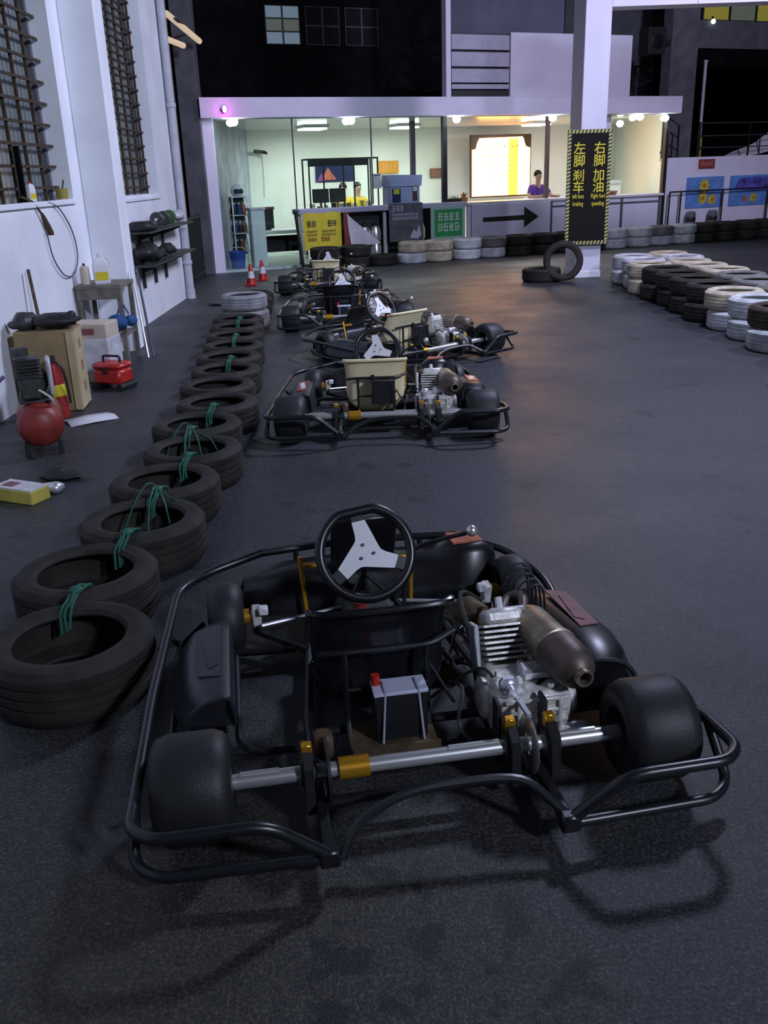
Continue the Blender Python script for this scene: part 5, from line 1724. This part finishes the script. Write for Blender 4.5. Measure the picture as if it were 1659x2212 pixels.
# window sill things and hanging brush
jug((-2.80, 7.86, 1.478), 'white bottle with a red cap standing on the near window sill', R(70), M_red, .62)
t = thing('wooden_batten', 'dark batten standing on the near window sill', 'batten', (-2.80, 7.70, 1.478))
MB().bb((-.02, -.02, 0), (.02, .02, .42), .003).build('stick', M_dark, t, smooth=0)
MB().bb((-.03, -.03, 0), (.03, .03, .03), .003).build('foot', M_dark, t, smooth=0)
t = thing('hanging_brush', 'dark brush hanging by its handle below the near window sill', 'brush', (-2.72, 7.72, 1.46))
MB().tube([(-.06, -.14, .06), (-.02, -.02, .02), (.0, .10, -.08)], .010, 8).build('handle', M_rust, t)
MB().loft([[(x * w_ - .0, .10 + k * .045 + y * .0, -.08 - k * .05 + y * w_) for x, y in ((-.02, -.012), (.02, -.012), (.02, .012), (-.02, .012))] for k, w_ in ((0, .6), (1, 1.0), (2.2, 1.25), (3.2, 1.3))]).build('bristles', M_rust, t, smooth=0)
tag(MB().tube(spline([(-2.73, 8.02, 1.47), (-2.725, 8.30, 1.40), (-2.725, 8.55, 1.20), (-2.725, 8.60, .98), (-2.725, 8.42, .84), (-2.725, 8.16, .86), (-2.725, 7.95, 1.02), (-2.725, 7.88, 1.24)], 8), .006, 6).build('wall_cable', M_greypost), 'thin grey cable looping down the white wall from the near sill', 'cable')
t = thing('paint_pot', 'yellow pot on the near window sill beside the white wall', 'pot', (-2.79, 8.62, 1.478))
MB().lathe([(0, 0), (.05, 0), (.055, .09), (.045, .09), (0, .08)], n=14).build('pot', M('mustard pot', (.30, .24, .04), .6), t)
MB().cyl((0, 0, .05), (.02, .03, .16), .008, 6).build('stick', M_rust, t)
# wall rack with kart parts
t = thing('wall_rack', 'dark wall rack of three uprights and two shelves beyond the pilaster', 'rack', (-2.74, 10.4, 0))
for y in (.55, 1.15, 1.75):
    MB().bb((.0, y - .02, .42), (.03, y + .02, 1.14), .003).build('upright', M_blackm, t, smooth=0)
    for z in (.70, 1.06):
        MB().prism([(.02, z - .10), (.25, z - .02), (.25, z), (.02, z)], y - .01, y + .01, 'xz').build('bracket', M_blackm, t, smooth=0)
for z in (.70, 1.06):
    MB().bb((.0, .0, z), (.28, 2.55, z + .02), .003).build('shelf', M_oil, t, smooth=0)
for i, (y, z, m, lab, k) in enumerate((
        (10.52, 1.084, M_blackm, 'black seat cushion at the near end of the upper rack shelf', 0), (10.55, .724, M_blackm, 'large black bag at the near end of the lower rack shelf', 1),
        (11.35, 1.084, M_oil, 'dark green gear part on the upper rack shelf, nearer one', 2), (11.72, 1.084, M_oil, 'dark green gear part on the upper rack shelf, middle one', 2), (12.05, 1.084, M_plant, 'dark green gear part on the upper rack shelf, farther one', 2),
        (11.15, .724, M_blackm, 'black rounded part in the middle of the lower rack shelf', 3), (11.75, .724, M_oil, 'grey rounded part near the far end of the lower rack shelf', 3), (12.5, 1.084, M_wrap, 'pale bundle at the far end of the upper rack shelf', 3))):
    t = thing(('seat_cushion', 'black_bag', 'gear_part', 'spare_part')[k], lab, ('cushion', 'bag', 'part', 'part')[k], (-2.59, y, z))
    if k == 0:
        MB().bb((-.12, -.14, 0), (.14, .30, .10), .035).build('pad', m, t); MB().bb((-.10, .02, .10), (.12, .04, .105)).build('seam', M_oil, t)
    elif k == 1:
        lump('body', m, t, (0, .1, .13), .18, 40, (.7, 1.3, .6)); lump('fold', m, t, (.05, .3, .07), .10, 41, (.8, 1.3, .55))
    elif k == 2:
        MB().lathe([(.02, -.03), (.07, -.03), (.085, -.015), (.085, .015), (.07, .03), (.02, .03)], (0, 0, .09), 'y', 18, True).build('gear', m, t); MB().cyl((0, -.07, .09), (0, .07, .09), .018, 10).build('shaft', M_castalu, t)
    else:
        lump('body', m, t, (0, 0, .088), .10, 50 + i, (.9, 1.4, .66)); lump('lug', m, t, (.05, .08, .06), .05, 60 + i)
# litter at the far end of the tyre row
t = thing('flattened_sack', 'pale flattened sack on the floor beyond the tyre row', 'sack', (-2.0, 12.6, 0), R(20))
lump('body', M_greypost, t, (0, 0, .03), .26, 33, (1.2, .7, .14)); lump('fold', M_wrap, t, (.1, .02, .05), .10, 34, (1.3, .7, .4))
